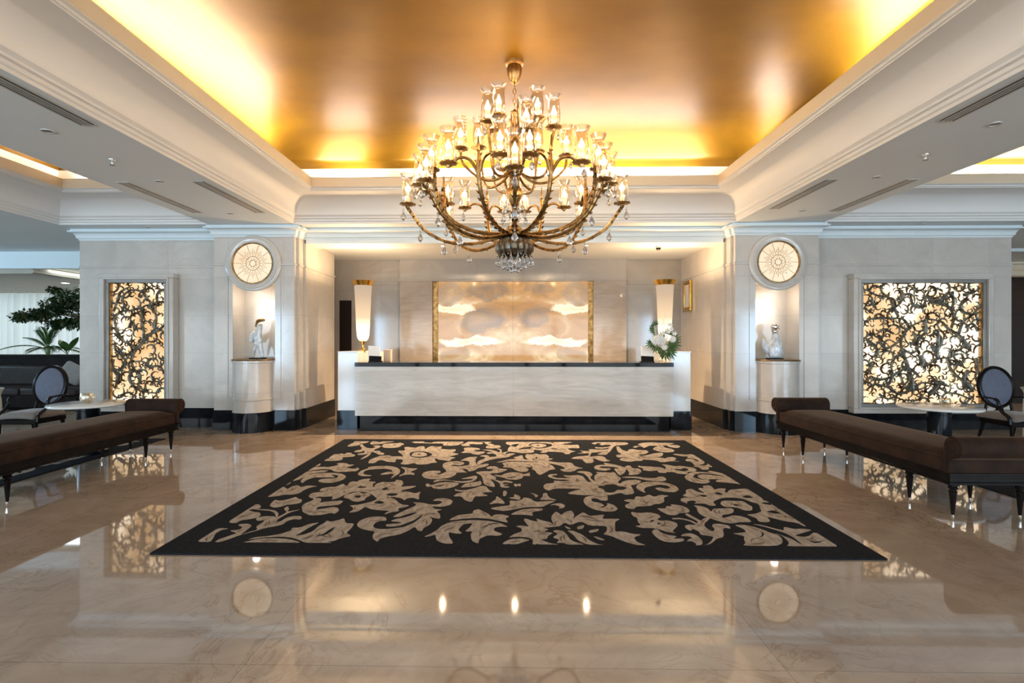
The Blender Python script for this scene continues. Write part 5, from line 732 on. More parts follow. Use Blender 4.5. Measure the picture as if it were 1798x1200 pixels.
bench(-4.985, 3.87, 'long brown velvet bench on the left, cut off by the picture edge')
# ================================================================== marble tables
def table(x, y, label):
    t = thing('side_table', (x, y, 0.0135), label, 'table', 'round marble side tables'); R_ = 0.42; H_ = 0.65; z0 = 0.0185
    MB().lathe((x, y, 0), [(0, H_-0.035), (R_-0.02, H_-0.035), (R_-0.004, H_-0.028), (R_, H_-0.018), (R_-0.004, H_-0.006), (R_-0.014, H_), (0, H_)], 64).build('tabletop', 'white_marble', t)
    MB().lathe((x, y, 0), [(0.20, z0), (0.205, z0+0.01), (0.2, z0+0.03), (0.135, z0+0.045), (0.118, z0+0.055), (0.118, H_-0.11), (0.124, H_-0.105), (0.124, H_-0.095), (0.118, H_-0.09), (0.118, H_-0.06), (0.15, H_-0.04), (0.15, H_-0.035)], 40).build('pedestal', 'black_marble', t)
    return t
TL = (-5.42, 6.45); TR = (5.20, 6.35)
table(*TL, 'round white marble table on black column with a bowl, left side'); table(*TR, 'round white marble table on black column, before the wide lit panel')
def bowl(x, y, z, r, label, ma='glass', fill='petal'):
    t = thing('bowl', (x, y, z), label, 'bowl')
    MB().lathe((x, y, z), [(0.0, 0.0), (r*.5, 0.0), (r*.85, r*.35), (r, r*.8), (r*.9, r*1.25), (r*.78, r*1.5), (r*.74, r*1.5), (r*.86, r*1.2), (r*.94, r*.8), (r*.8, r*.4), (r*.45, 0.008), (0.0, 0.008)], 28).build('vessel', ma, t)
    m = MB(); rng = random.Random(3)
    for k in range(16): a = rng.uniform(0, 2*PI); q = rng.uniform(0, r*.5); m.ico((x+q*math.cos(a), y+q*math.sin(a), z+r*.35+rng.uniform(0, r*.7)), r*.2, 1)
    m.build('filling', fill, t); return t
bowl(TL[0]-0.0, TL[1]-0.02, 0.651, 0.085, 'small glass bowl on the left marble table'); bowl(TR[0]+0.11, TR[1]+0.05, 0.651, 0.06, 'small glass bowl on the right marble table', 'glass', 'patina')
# ================================================================== oval-back armchairs (built at the origin, facing -Y)
def armchair(label):
    t = thing('armchair', (0, 0, 0), label, 'chair', 'oval-back armchairs')
    # tilted oval back
    def oval(rx, rz, n=48): return [(rx*math.cos(2*PI*k/n), rz*math.sin(2*PI*k/n)) for k in range(n)]
    zc, yc, tilt = 0.80, 0.26, 0.16
    def T(x, y, z): return (x, yc+y*math.cos(tilt)+z*math.sin(tilt), zc+z*math.cos(tilt)-y*math.sin(tilt))
    m = MB(); n = 48; rings = [(1.0, -0.016), (1.09, -0.03), (1.19, -0.024), (1.22, 0.0), (1.19, 0.024), (1.09, 0.03), (1.0, 0.016)]
    vs = [T(x*(0.195*1+(s_-1)*0.2)/0.195, y, z*(0.25+(s_-1)*0.2)/0.25) for s_, y in rings for x, z in oval(0.195, 0.25)]
    k = len(rings); m.add(vs, [(j*n+i, j*n+(i+1) % n, ((j+1) % k)*n+(i+1) % n, ((j+1) % k)*n+i) for j in range(k) for i in range(n)])
    back = m.build('back_frame', 'black_wood', t)
    m = MB()
    for sg in (-1, 1):
        rr = [(1.0, 0.010), (0.97, 0.022), (0.85, 0.032), (0.5, 0.042), (0.02, 0.045)]
        vs = [T(x*q, sg*y, z*q) for q, y in rr for x, z in oval(0.197, 0.252)]
        m.add(vs, [(j*n+i, j*n+(i+1) % n, (j+1)*n+(i+1) % n, (j+1)*n+i) for j in range(4) for i in range(n)]+[tuple(4*n+i for i in range(n))])
    m.build('back_pad', 'chair_fabric', t)
    m = MB()                                        # seat rail and short posts carrying the back
    m.box(-0.25, 0.25, -0.28, 0.22, 0.33, 0.39); m.box(-0.03, 0.03, 0.17, 0.23, 0.36, 0.56)
    for sx in (-1, 1): m.tube([(sx*0.19, 0.20, 0.36), (sx*0.17, 0.215, 0.50), (sx*0.15, 0.225, 0.62)], [0.022, 0.018, 0.014], 8)
    m.build('seat_rail', 'black_wood', t, bevel=0.006)
    m = MB(); nn = 12; vs = []
    for i in range(nn+1):
        for j in range(nn+1):
            u, v = i/nn*2-1, j/nn*2-1; hx = 0.26*(1-0.10*max(0, v)); e = (1-abs(u)**5)*(1-abs(v)**5)
            vs.append((hx*u, -0.02-0.27*v*(-1)*-1, 0.405+0.065*e**0.5+0.01*(1-u*u)))
    m.add(vs, [(i*(nn+1)+j, (i+1)*(nn+1)+j, (i+1)*(nn+1)+j+1, i*(nn+1)+j+1) for i in range(nn) for j in range(nn)])
    m.build('seat_cushion', 'seat_fabric', t, solid=0.03, angle=80)
    for sx in (-1, 1):
        m = MB(); m.tube(spline([(sx*0.215, 0.30, 0.66), (sx*0.25, 0.12, 0.675), (sx*0.265, -0.05, 0.665), (sx*0.262, -0.09, 0.63), (sx*0.262, -0.10, 0.57), (sx*0.262, -0.15, 0.51), (sx*0.262, -0.215, 0.47), (sx*0.262, -0.25, 0.44), (sx*0.262, -0.26, 0.36)], 5), [0.012]*10+[0.02]*31, 8)
        m.build('arm', 'black_wood', t)
        m = MB(); m.tube([(sx*0.235, -0.255, 0.40), (sx*0.235, -0.257, 0.25), (sx*0.232, -0.26, 0.014)], [0.026, 0.022, 0.012], 10); m.build('leg', 'black_wood', t)
        m = MB(); m.tube(spline([(sx*0.20, 0.20, 0.38), (sx*0.21, 0.23, 0.22), (sx*0.22, 0.30, 0.014)], 4), [0.025]*3+[0.02]*3+[0.013]*3, 10); m.build('leg', 'black_wood', t)
    return t
ch = armchair('oval-back armchair with blue-grey pad beside the right marble table'); ch.location = (6.64, 6.93, 0.006); ch.rotation_euler.z = -0.05
dup(ch, (-6.58, 6.93, 0.006), 0.05, 'oval-back armchair with blue-grey pad beside the left marble table')
# ================================================================== left lounge
def sofa(x0, x1, y, label):
    t = thing('sofa', ((x0+x1)/2, y, 0), label, 'sofa')
    MB().box(x0, x1, y, y+0.9, 0.05, 0.30).build('base', 'black_wood', t, bevel=0.02)
    n = 3
    for k in range(n):
        a = x0+(x1-x0)*k/n; b = x0+(x1-x0)*(k+1)/n
        MB().box(a+0.01, b-0.01, y-0.02, y+0.7, 0.30, 0.47).build('seat_cushion', 'sofa', t, bevel=0.05, seg=4)
        MB().box(a+0.01, b-0.01, y+0.66, y+0.9, 0.45, 0.90).build('back_cushion', 'sofa', t, bevel=0.06, seg=4)
    return t
sofa(-12.6, -9.0, 10.4, 'dark brown leather sofa under the planter in the left lounge')
t = thing('planter_box', (-11, 11.5, 0), 'long black planter box behind the sofa in the left lounge', 'planter')
MB().box(-16, -7.6, 11.4, 11.8, 0, 1.06).build('box', 'black_wood', t); MB().box(-16, -7.6, 11.37, 11.83, 1.06, 1.12).build('rim', 'black_wood', t, bevel=0.01)
MB().box(-15.95, -7.65, 11.42, 11.78, 1.11, 1.125).build('soil', 'bark', t)
o = MB().box(-0.24, 0.24, -0.07, 0.07, -0.20, 0.20).build('throw_pillow', 'pillow', bevel=0.06, seg=4); o.location = (-9.45, 10.84, 0.74); o.rotation_euler = (-0.25, 0.5, 0.1)
tag(o, 'grey throw pillow leaning on the dark sofa in the left lounge', 'pillow')
# curtain
m = MB(); n = 260; vs = []
for k in range(n+1):
    x = -16.5+9.6*k/n; y = 15.0+0.07*math.sin(k*1.05)+0.035*math.sin(k*0.37+1)
    for z in (0.02, 0.7, 1.4, 2.1, 2.855): vs.append((x, y, z))
m.add(vs, [(k*5+j, (k+1)*5+j, (k+1)*5+j+1, k*5+j+1) for k in range(n) for j in range(4)])
tag(m.build('curtain', 'curtain', recalc=False, angle=80), 'pale pleated curtain across the far window of the left lounge', 'curtain')
def leafquad(m, p, d, up, L, w, mi=0):
    d = d.normalized(); s = d.cross(up); s = s.normalized() if s.length > 1e-4 else d.orthogonal().normalized(); u2 = s.cross(d)
    m.add([p, p+d*L*.45+s*w+u2*L*.06, p+d*L-u2*L*.08, p+d*L*.45-s*w+u2*L*.06, p+d*L*.5-u2*0.0], [(0, 1, 4), (1, 2, 4), (2, 3, 4), (3, 0, 4)], mi)
def ficus(x, y, z0, label, seed):
    t = thing('ficus_tree', (x, y, z0), label, 'tree'); rng = random.Random(seed)
    tr = MB(); lf = MB()
    tr.tube([(x, y, z0), (x+0.03, y, z0+0.6), (x-0.02, y, z0+1.1)], [0.05, 0.04, 0.035], 8)
    blobs = [(-0.2, 0.0, 1.35, .50), (-0.75, 0, 1.30, .42), (-1.15, 0, 1.10, .40), (-1.6, 0, 0.92, .28), (-2.0, 0, 0.88, .22), (-0.3, 0, 0.85, .38), (-0.9, 0.1, .75, .25), (-1.2, 0, 0.72, .2), (0.4, 0, 1.2, .5), (0.1, 0, 0.7, .34), (-1.2, 0, 1.48, .16)]
    for bx_, by_, bz, br in blobs:
        tr.tube([(x-0.02, y, z0+0.7), (x+bx_*.5, y+by_*.5, z0+0.6+bz*.35), (x+bx_, y+by_, z0+bz)], [0.025, 0.016, 0.008], 6)
        for k in range(int(1500*br)):
            a = Vector((rng.gauss(0, 1), rng.gauss(0, 1), rng.gauss(0, 1))).normalized()*br*rng.uniform(0.3, 1.0); a.z *= 0.62
            d = Vector((rng.uniform(-1, 1), rng.uniform(-1, 1), rng.uniform(-1, .3)))
            leafquad(lf, Vector((x+bx_, y+by_, z0+bz))+a, d, Vector((0, 0, 1)), rng.uniform(0.08, 0.14), 0.032)
    tr.build('trunk', 'bark', t); lf.build('foliage', 'leaf_dark', t, smooth=False, recalc=False)
ficus(-9.3, 11.6, 1.127, 'dark bushy ficus tree in the planter of the left lounge', 4)
def palm(x, y, z0, label, seed, n=9, s=1.0, up=0.5):
    t = thing('palm_plant', (x, y, z0), label, 'plant'); rng = random.Random(seed)
    st = MB(); lf = MB(); st.lathe((x, y, z0), [(0.03*s, 0), (0.045*s, 0.05*s), (0.03*s, 0.16*s), (0.0, 0.2*s)], 12)
    for k in range(n):
        a = 2*PI*k/n+rng.uniform(-.2, .2); L = s*rng.uniform(0.55, 0.85); el = rng.uniform(0.2, 0.9) if k % 3 else 1.25
        P = []; N = 12
        for i in range(N+1):
            q = i/N; h = L*math.sin(el)*q-0.55*L*q*q*(1-up*el*.6); rr = L*math.cos(el)*q; P.append(Vector((x+rr*math.cos(a), y+rr*math.sin(a), z0+0.1*s+h)))
        st.tube(P, [0.008*s*(1-i/(N+1)) for i in range(N+1)], 5)
        for i in range(2, N+1):
            d = (P[i]-P[i-1]).normalized(); sd = d.cross(Vector((0, 0, 1)))
            for sg in (-1, 1):
                for h_ in (0, .5): leafquad(lf, P[i]-(P[i]-P[i-1])*h_, (d*0.7+sd*sg*1.0+Vector((0, 0, -.15))), Vector((0, 0, 1)), s*0.17*math.sin(PI*(0.12+0.8*i/N)), 0.014*s)
    st.build('stem', 'leaf_light', t); lf.build('foliage', 'leaf', t, smooth=False, recalc=False); return t
palm(-10.7, 11.6, 1.127, 'green feathery palm in the planter, left of the ficus', 8, 11, 1.15)
def broad(x, y, z0, label, seed, s, n=7):
    t = thing('broadleaf_plant', (x, y, z0), label, 'plant'); rng = random.Random(seed); lf = MB(); st = MB()
    for k in range(n):
        a = 2*PI*k/n+rng.uniform(-.3, .3); L = s*rng.uniform(0.6, 1.0); el = rng.uniform(0.6, 1.3); W_ = 0.16*s; P = []
        for i in range(9):
            q = i/8; P.append(Vector((x+L*q*math.cos(el)*math.cos(a), y+L*q*math.cos(el)*math.sin(a), z0+L*math.sin(el)*q-0.25*L*q*q)))
        st.tube(P[:4], 0.012*s, 5); sd = Vector((-math.sin(a), math.cos(a), 0)); vs = []
        for i, p in enumerate(P):
            w = W_*math.sin(PI*min(1, max(0.02, (i-1)/7)))*.7 if i > 1 else 0.006; vs += [p+sd*w, p-Vector((0, 0, w*.25)), p-sd*w]
        lf.add(vs, [(i*3+j, (i+1)*3+j, (i+1)*3+j+1, i*3+j+1) for i in range(8) for j in range(2)])
    st.build('stem', 'leaf_light', t); lf.build('foliage', 'leaf', t, recalc=False, angle=70); return t
broad(-10.25, 11.6, 1.127, 'upright broad-leaved plant in the planter between palm and ficus', 21, 0.75, 5)
def pot(x, y, label, plant):
    t = thing('plant_pot', (x, y, 0), label, 'pot')
    MB().lathe((x, y, 0.0), [(0, 0.001), (0.13, 0.001), (0.15, 0.02), (0.16, 0.2), (0.15, 0.42), (0.14, 0.5), (0.17, 0.58), (0.19, 0.61), (0.18, 0.62), (0.15, 0.56), (0.13, 0.54), (0, 0.54)], 32).build('vessel', 'pot', t)
    MB().lathe((x, y, 0.0), [(0, 0.545), (0.135, 0.55)], 24, cap=False).build('soil', 'bark', t)
    broad(x, y, 0.552, plant, 5, 0.5, 7)
pot(-9.05, 8.7, 'beige flared pot beside the sofa at the left picture edge', 'broad-leaved plant in the beige pot at the left picture edge')
pot(9.2, 9.2, 'beige flared pot at the right picture edge', 'broad-leaved plant in the beige pot at the right picture edge')
# ================================================================== niche sculptures
def loft(m, rings, n=20, mi=0, ruf=0.0, seed=1):
    rng = random.Random(seed); vs = []
    ph = [rng.uniform(0, 6) for _ in range(4)]
    for j, (cx, cy, cz, rx, ry) in enumerate(rings):
        for i in range(n):
            a = 2*PI*i/n; w = 1+ruf*(math.sin(3*a+ph[0]+j*.5)+.6*math.sin(5*a+ph[1]-j*.7)); vs.append((cx+rx*w*math.cos(a), cy+ry*w*math.sin(a), cz))
    k = len(rings); m.add(vs, [(j*n+i, j*n+(i+1) % n, (j+1)*n+(i+1) % n, (j+1)*n+i) for j in range(k-1) for i in range(n)]+[tuple(reversed(range(n))), tuple((k-1)*n+i for i in range(n))], mi); return m
x, y, z = -4.17, 8.33, 1.147
t = thing('sculpture', (x, y, z), 'slender white figurine with dark bronze head in the left niche', 'sculpture')
MB().box(x-0.13, x+0.10, y-0.07, y+0.07, z, z+0.02).build('base', 'black_wood', t, bevel=0.004)
m = MB(); z += 0.02
loft(m, [(x-0.09, y, z, .016, .02), (x-0.075, y, z+.12, .02, .024), (x-0.04, y, z+.24, .035, .035), (x-.02, y, z+.3, .04, .04)], ruf=.06)
loft(m, [(x+0.06, y, z, .035, .03), (x+0.055, y, z+.05, .03, .03), (x+0.03, y, z+.16, .035, .035), (x+0.0, y, z+.26, .06, .045), (x-.02, y, z+.34, .075, .05), (x-.01, y, z+.42, .06, .045), (x+.02, y, z+.50, .045, .038), (x+.03, y, z+.56, .03, .028)], ruf=.09, seed=3)
m.build('body', 'porcelain', t, sub=1, angle=80)
loft(MB(), [(x-.13, y+.03, z+.24, .02, .02), (x-.14, y+.03, z+.28, .055, .035), (x-.13, y+.03, z+.34, .06, .04), (x-.10, y+.02, z+.40, .035, .03), (x-.08, y, z+.43, .012, .012)], ruf=.05, seed=6).build('wing', 'porcelain', t, sub=1)
m = MB(); m.tube(spline([(x-.035, y-.03, z+.50), (x-.02, y-.03, z+.56), (x+.01, y-.03, z+.60), (x+.05, y-.03, z+.605)], 4), [.012, .014, .016, .018, .02, .024, .028, .03, .03, .026, .024, .022, .02], 8); m.ico((x+.06, y-.02, z+.615), .036, 2, sc=(1.5, .9, .75)); m.build('head', 'bronze', t)
x, y, z = 4.21, 8.33, 1.147
t = thing('sculpture', (x, y, z), 'white draped figurine with silver head and flaring wing in the right niche', 'sculpture')
MB().box(x-0.11, x+0.11, y-0.07, y+0.07, z, z+0.02).build('base', 'black_wood', t, bevel=0.004)
m = MB(); z += 0.02
loft(m, [(x, y, z, .09, .06), (x, y, z+.03, .105, .065), (x+.015, y, z+.10, .115, .07), (x+.01, y, z+.17, .125, .07), (x+.02, y, z+.22, .10, .06), (x+.03, y, z+.28, .075, .05), (x+.025, y, z+.34, .06, .045), (x+.01, y, z+.39, .05, .04), (x, y, z+.41, .04, .035)], 24, ruf=.10, seed=9)
m.tube(spline([(x+.06, y, z+.3), (x+.09, y-.02, z+.2), (x+.11, y-.02, z+.1), (x+.15, y-.01, z+.03)], 4), [.02]*5+[.015]*4+[.008]*4, 8)
m.build('body', 'porcelain', t, sub=1, angle=80)
loft(MB(), [(x-.10, y, z+.06, .03, .03), (x-.13, y, z+.12, .06, .035), (x-.15, y, z+.19, .06, .03), (x-.17, y, z+.25, .035, .02), (x-.185, y, z+.31, .01, .01)], ruf=.12, seed=12).build('wing', 'porcelain', t, sub=1)
m = MB(); m.ico((x-.0, y, z+.50), .055, 3, sc=(1.05, .9, 1.15)); m.ico((x, y, z+.43), .042, 2)
for k in range(7): m.ico((x+.05*math.cos(k*.9-.3), y-.03, z+.47+.06*math.sin(k*.9)), .02, 1)
m.build('head', 'silver', t)
# ================================================================== flower vase
x, y, z = 2.41, 8.33, 1.0985
t = thing('flower_vase', (x, y, z), 'glass vase of white flowers and palm leaves on the right end of the desk', 'flower arrangement')
MB().lathe((x, y, z), [(0, 0.001), (0.06, 0.001), (0.055, 0.012), (0.02, 0.03), (0.018, 0.07), (0.04, 0.12), (0.055, 0.2), (0.06, 0.26)], 24, cap=False).build('vase', 'glass', t)
rng = random.Random(2); lf = MB(); st = MB()
def palmleaf(c, d, R_, n=7):
    d = d.normalized(); s_ = d.cross(Vector((0, 1, 0.1))).normalized(); u_ = d.cross(s_)
    for k in range(n):
        a = (k/(n-1)-.5)*2.6; leafquad(lf, c, d*math.cos(a)+s_*math.sin(a)+u_*0.1, Vector((0, 1, 0)), R_*(1-.25*abs(a)), R_*.085)
for (dx, dz, ex, ez, R_) in ((-.16, .28, -1, -.5, .13), (-.12, .22, -.6, -1, .14), (.12, .15, .5, -1, .16), (.05, .12, -.1, -1, .17), (.16, .26, 1, -.2, .15), (.17, .34, 1, .4, .14), (.08, .42, .4, 1, .13), (.0, .36, -.3, 1, .12), (.12, .3, .9, -.7, .15), (-.02, .2, -.3, -1, .15), (-.17, .52, -1, .5, .10), (-.12, .56, -.4, 1, .11), (-.14, .48, -1, 0, .10), (.1, .2, .8, -1, .15)):
    c_ = Vector((x+dx, y-.03+rng.uniform(-.04, .06), z+dz+.03)); palmleaf(c_, Vector((ex, rng.uniform(-.5, .1), ez)), R_*1.1); st.tube([(x, y, z+.05), ((x+c_.x)/2, y, z+.2), tuple(c_)], .004, 5)
lf.build('foliage', 'leaf', t, smooth=False, recalc=False)
fl_ = MB()
def bloom(cx, cz, R_):
    for lay, (nn, rr, el) in enumerate(((14, 1.0, .15), (12, .85, .6), (9, .62, 1.0), (6, .4, 1.3))):
        for k in range(nn):
            a = 2*PI*k/nn+lay*.3; d = Vector((math.cos(a)*math.cos(el), -math.sin(el), math.sin(a)*math.cos(el))); leafquad(fl_, Vector((cx, y-.15, cz))+d*R_*.1, d, Vector((0, -1, 0)), R_*rr, R_*.2)
    fl_.ico((cx, y-.15, cz), R_*.45, 2)
bloom(x-.13, z+.36, .085); bloom(x-.05, z+.35, .08); bloom(x+.12, z+.37, .06); bloom(x-.01, z+.24, .05); bloom(x-.03, z+.47, .035)
fl_.build('blooms', 'petal', t, smooth=False, recalc=False)
tw = MB()
for k in range(9):
    a = rng.uniform(-.9, .9); L = rng.uniform(.5, .82); P = spline([(x, y, z+.15), (x+math.sin(a)*.08, y, z+L*.5), (x+math.sin(a)*.2+.02, y-.03, z+L)], 6); tw.tube(P, .0025, 4)
    for p in P[5:]: tw.ico((p[0]+rng.uniform(-.02, .02), p[1], p[2]), .007, 1)
for q in ((.10, .60), (.12, .53), (.17, .46), (.07, .49)):
    for k in range(5):
        a = 2*PI*k/5; leafquad(tw, Vector((x+q[0], y-.08, z+q[1])), Vector((math.cos(a), -.3, math.sin(a)*.6)), Vector((0, -1, 0)), .045, .018)
tw.build('twigs', 'petal', t, smooth=False, recalc=False); st.build('stems', 'leaf', t)
# ================================================================== chandelier
CXx, CYy = 0.015, 5.70
t = thing('chandelier', (CXx, CYy, 2.21), 'huge brass chandelier with glass hurricane shades hanging from the gold ceiling', 'chandelier')
def P3(r, a, z): return (CXx+r*math.cos(a), CYy+r*math.sin(a), z)
MB().lathe((CXx, CYy, 0), [(0.0, 4.54), (0.105, 4.54), (0.10, 4.515), (0.075, 4.50), (0.085, 4.47), (0.075, 4.40), (0.05, 4.33), (0.02, 4.30), (0.0, 4.295)], 28).build('canopy', 'brass_dark', t)
m = MB()
for k in range(5):                                              # chain links
    zz = 4.27-k*0.055
    m.tube([(CXx+(0.018*math.cos(a) if k % 2 else 0), CYy+(0 if k % 2 else 0.018*math.cos(a)), zz+0.034*math.sin(a)) for a in [2*PI*i/12 for i in range(13)]], 0.005, 6)
m.build('chain', 'brass_dark', t)
MB().lathe((CXx, CYy, 0), [(0, 4.02), (0.02, 4.01), (0.035, 3.98), (0.018, 3.94), (0.018, 3.72), (0.03, 3.70), (0.055, 3.66), (0.03, 3.62), (0.022, 3.60), (0.022, 3.42), (0.05, 3.40), (0.09, 3.36), (0.10, 3.32), (0.07, 3.28), (0.04, 3.24), (0.05, 3.18), (0.085, 3.12), (0.09, 3.05), (0.05, 2.98), (0.03, 2.92), (0.028, 2.74), (0.06, 2.70), (0.16, 2.66), (0.19, 2.63), (0.19, 2.60), (0.14, 2.575), (0.0, 2.57)], 32).build('stem', 'brass_dark', t)
m = MB()                                                        # leafy bowl under the hub
for k in range(16):
    a = 2*PI*k/16; P = [P3(r_, a, z_) for r_, z_ in ((0.11, 2.585), (0.17, 2.56), (0.205, 2.50), (0.20, 2.44), (0.165, 2.40), (0.19, 2.375))]
    ta = Vector((-math.sin(a), math.cos(a), 0)); vs = []
    for i, p in enumerate(P): w = (0.02, 0.035, 0.04, 0.034, 0.022, 0.006)[i]; vs += [Vector(p)+ta*w, Vector(p)*1+Vector((math.cos(a), math.sin(a), 0))*0.01, Vector(p)-ta*w]
    m.add(vs, [(i*3+j, (i+1)*3+j, (i+1)*3+j+1, i*3+j+1) for i in range(5) for j in range(2)])
m.build('leaf_bowl', 'patina', t, solid=0.006, recalc=False)
def drop_mesh(m, p, s=1.0):
    m.lathe(p, [(0.0, 0.0), (0.004*s, -0.004*s), (0.003*s, -0.012*s)], 6); m.ico((p[0], p[1], p[2]-0.02*s), 0.007*s, 1)
    m.lathe((p[0], p[1], p[2]-0.028*s), [(0.0, 0.0), (0.008*s, -0.010*s), (0.018*s, -0.032*s), (0.016*s, -0.040*s), (0.0, -0.056*s)], 8)
dm = MB(); dm.lathe((0, 0, 0), [(0.0, 0.0), (0.003, -0.004), (0.002, -0.012), (0, -0.013)], 6).ico((0, 0, -0.02), 0.008, 1); dm.lathe((0, 0, -0.028), [(0.0, 0.0), (0.010, -0.012), (0.021, -0.036), (0.018, -0.046), (0.0, -0.064)], 8)
dproto = dm.build('crystal_drop', 'crystal', None, smooth=False); dme = dproto.data; bpy.data.objects.remove(dproto)
ndrop = [0]
def drop(p, par, s=1.0):
    if ndrop[0] >= 98: return
    ndrop[0] += 1; o = bpy.data.objects.new('crystal_drop', dme); COL.objects.link(o); o.parent = par; o.location = Vector(p)-OFF[t.name]; o.scale = (s, s, s)
for k in range(14): a = 2*PI*k/14; drop(P3(0.20, a, 2.38), t, 1.15)
for k in range(9): a = 2*PI*k/9+.2; drop(P3(0.12, a, 2.34), t, 1.15)
for k in range(3): a = 2*PI*k/3+.5; drop(P3(0.04, a, 2.30), t, 1.1)
protos = {}
def candle(p, arm, first=[None]):
    """cup, candle, flame bulb and hurricane shade standing at p on an arm"""
    x, y, z = p
    if not protos:
        z0 = MB(); z0.lathe((0, 0, 0), [(0.0, -0.035), (0.012, -0.03), (0.018, -0.012), (0.062, 0.0), (0.068, 0.008), (0.058, 0.008), (0.02, 0.004), (0, 0.004)], 20)
        for k in range(10):
            a = 2*PI*k/10; c_ = (0.064*math.cos(a), 0.064*math.sin(a), 0.003); z0.ico(c_, 0.011, 1, sc=(1, 1, .6))
        protos['candle_cup'] = (z0, 'brass_dark'); q = MB().lathe((0, 0, 0), [(0, 0.004), (0.015, 0.004), (0.014, 0.10), (0.006, 0.105), (0, 0.105)], 12); protos['candle'] = (q, 'candle')
        q = MB().lathe((0, 0, 0), [(0, 0.105), (0.010, 0.115), (0.0145, 0.132), (0.010, 0.152), (0.003, 0.172), (0, 0.176)], 12); protos['flame_bulb'] = (q, 'flame')
        q = MB().lathe((0, 0, 0), [(0.034, 0.010), (0.046, 0.03), (0.054, 0.07), (0.054, 0.12), (0.047, 0.17), (0.044, 0.195), (0.052, 0.225), (0.068, 0.250), (0.066, 0.252), (0.050, 0.227)], 24, cap=False); protos['glass_shade'] = (q, 'glass')
        for n_ in list(protos): mb, mt = protos[n_]; o = mb.build(n_, mt, None); protos[n_] = o.data; bpy.data.objects.remove(o)
    for n_, me in protos.items():
        o = bpy.data.objects.new(n_, me); COL.objects.link(o); o.parent = arm; o.location = Vector(p)-OFF[t.name]; o.scale = (1.28, 1.28, 1.34)
    point('candle_light', (x, y, z+0.20), 4.6, (1.0, 0.74, 0.44), 0.03)
def leafy(m, P, w):        # small leaves clasping the arm
    for i in range(2, len(P)-2, 2):
        d = Vector(P[i+1])-Vector(P[i-1]); sd = d.cross(Vector((0, 0, 1))); sd = sd.normalized() if sd.length > 1e-5 else Vector((1, 0, 0))
        for sg in (-1, 1): leafquad(m, Vector(P[i]), d.normalized()*.9+sd*sg*.7+Vector((0, 0, -.3)), sd, w, w*.28)
# lower bowl: eight great ribs with finials, each carrying two curled branches
for k in range(8):
    a = 2*PI*(k+0.5)/8
    P = spline([P3(0.15, a, 2.62), P3(0.42, a, 2.62), P3(0.68, a, 2.70), P3(0.84, a, 2.86), P3(0.90, a, 3.06), P3(0.905, a, 3.24)], 6)
    m = MB(); m.tube(P, [0.022]*len(P), 8); m.lathe(P3(0.905, a, 3.24), [(0.018, 0), (0.024, 0.01), (0.012, 0.02), (0.016, 0.05), (0.004, 0.16), (0, 0.165)], 10); leafy(m, P, 0.07)
    arm = m.build('lower_arm', 'bronze', t, recalc=False)
    for sg in (-1, 1):
        da = sg*0.21
        Q = spline([P3(0.90, a, 3.02), P3(0.93, a+da*.35, 3.16), P3(0.98, a+da*.8, 3.19), P3(1.02, a+da*1.15, 3.13), P3(1.04, a+da*1.25, 3.10)], 5)
        b_ = MB(); b_.tube(Q, [0.015]*len(Q), 7); e_ = P3(1.04, a+da*1.25, 3.10); b_.tube([e_, (e_[0], e_[1], 3.11)], 0.011, 6); b_.build('branch', 'bronze', arm, recalc=False)
        candle((e_[0], e_[1], 3.135), arm)
        if k % 2 == 0 or sg > 0: drop((e_[0]+0.05*math.cos(a), e_[1]+0.05*math.sin(a), 3.11), t, 1.45)
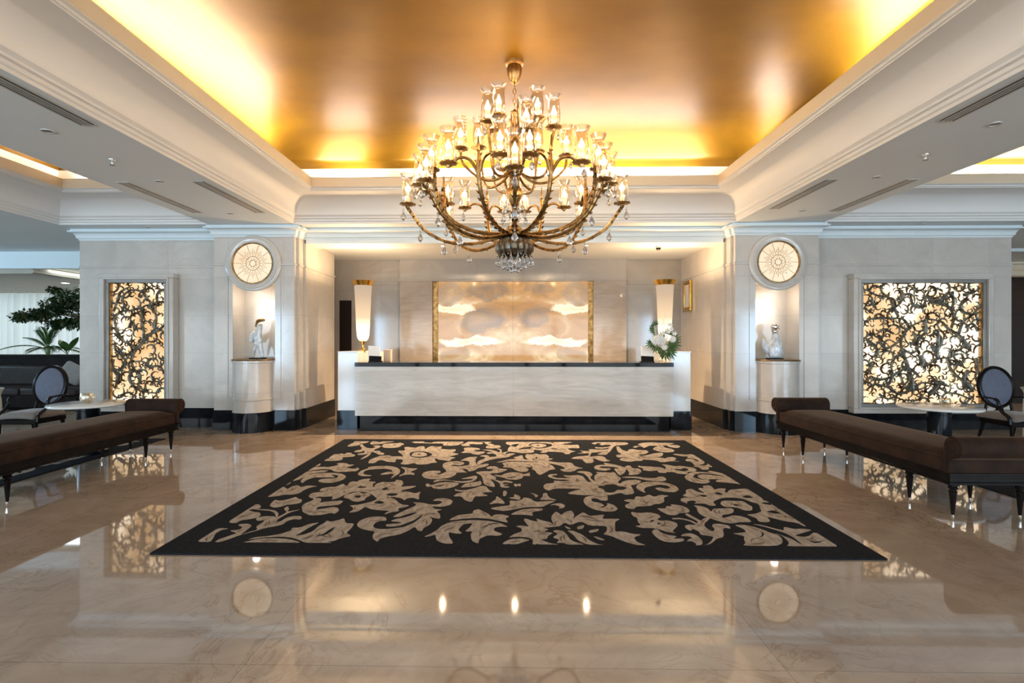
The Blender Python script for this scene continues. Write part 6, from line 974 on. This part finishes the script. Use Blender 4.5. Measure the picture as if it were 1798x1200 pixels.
# outer low arms sweeping to the rim of the bowl
for k in range(8):
    a = 2*PI*k/8
    P = spline([P3(0.15, a, 2.60), P3(0.45, a, 2.53), P3(0.75, a, 2.55), P3(1.0, a, 2.68), P3(1.14, a, 2.86), P3(1.19, a, 2.93)], 6)
    m = MB(); m.tube(P, [0.018]*len(P), 8); leafy(m, P, 0.06); arm = m.build('outer_arm', 'bronze', t, recalc=False)
    candle(P3(1.19, a, 2.965), arm)
    for rr, zz in ((1.24, 2.93), (1.05, 2.69), (0.78, 2.54)): drop(P3(rr, a, zz), t, 1.6)
# upper tier
for k in range(8):
    a = 2*PI*(k+0.25)/8; hi = 0.16 if k % 2 else 0.0; R_ = 0.60-0.10*(k % 2)
    P = spline([P3(0.06, a, 3.32), P3(0.22, a, 3.22), P3(0.40, a, 3.24), P3(R_-.03, a, 3.38+hi), P3(R_, a, 3.50+hi)], 6)
    m = MB(); m.tube(P, [0.015]*len(P), 7); leafy(m, P, 0.035); arm = m.build('upper_arm', 'bronze', t, recalc=False)
    candle(P3(R_, a, 3.535+hi), arm); drop(P3(R_+.05, a, 3.50+hi), t, 1.2)
    # cage of tall rods round the stem ending in finials
    if k % 2 == 0:
        P = spline([P3(0.10, a, 3.08), P3(0.20, a, 3.12), P3(0.235, a, 3.3), P3(0.22, a, 3.7), P3(0.18, a, 3.95)], 6); m = MB(); m.tube(P, [0.010]*len(P), 7)
        m.lathe(P3(0.18, a, 3.95), [(0.012, 0), (0.018, 0.012), (0.008, 0.03), (0.010, 0.05), (0.002, 0.14), (0, 0.145)], 8)
        m.tube(spline([P3(0.22, a, 3.72), P3(0.15, a, 3.86), P3(0.05, a, 3.9), P3(0.02, a, 3.82)], 5), 0.008, 6); m.build('cage_rod', 'bronze', t, recalc=False); drop(P3(0.235, a, 3.32), t, 1.1)
for k in range(4):
    a = 2*PI*(k+0.62)/4; P = spline([P3(0.03, a, 3.66), P3(0.14, a, 3.60), P3(0.26, a, 3.66), P3(0.30, a, 3.80)], 5); m = MB(); m.tube(P, [0.010]*len(P), 7); arm = m.build('top_arm', 'bronze', t, recalc=False); candle(P3(0.30, a, 3.835), arm); drop(P3(0.34, a, 3.81), t, 1.1)
# inner crystals
for k in range(12): a = 2*PI*k/12; drop(P3(0.13 if k % 2 else 0.09, a, 3.0-0.05*(k % 3)), t, 1.3)
bpy.context.view_layer.update()
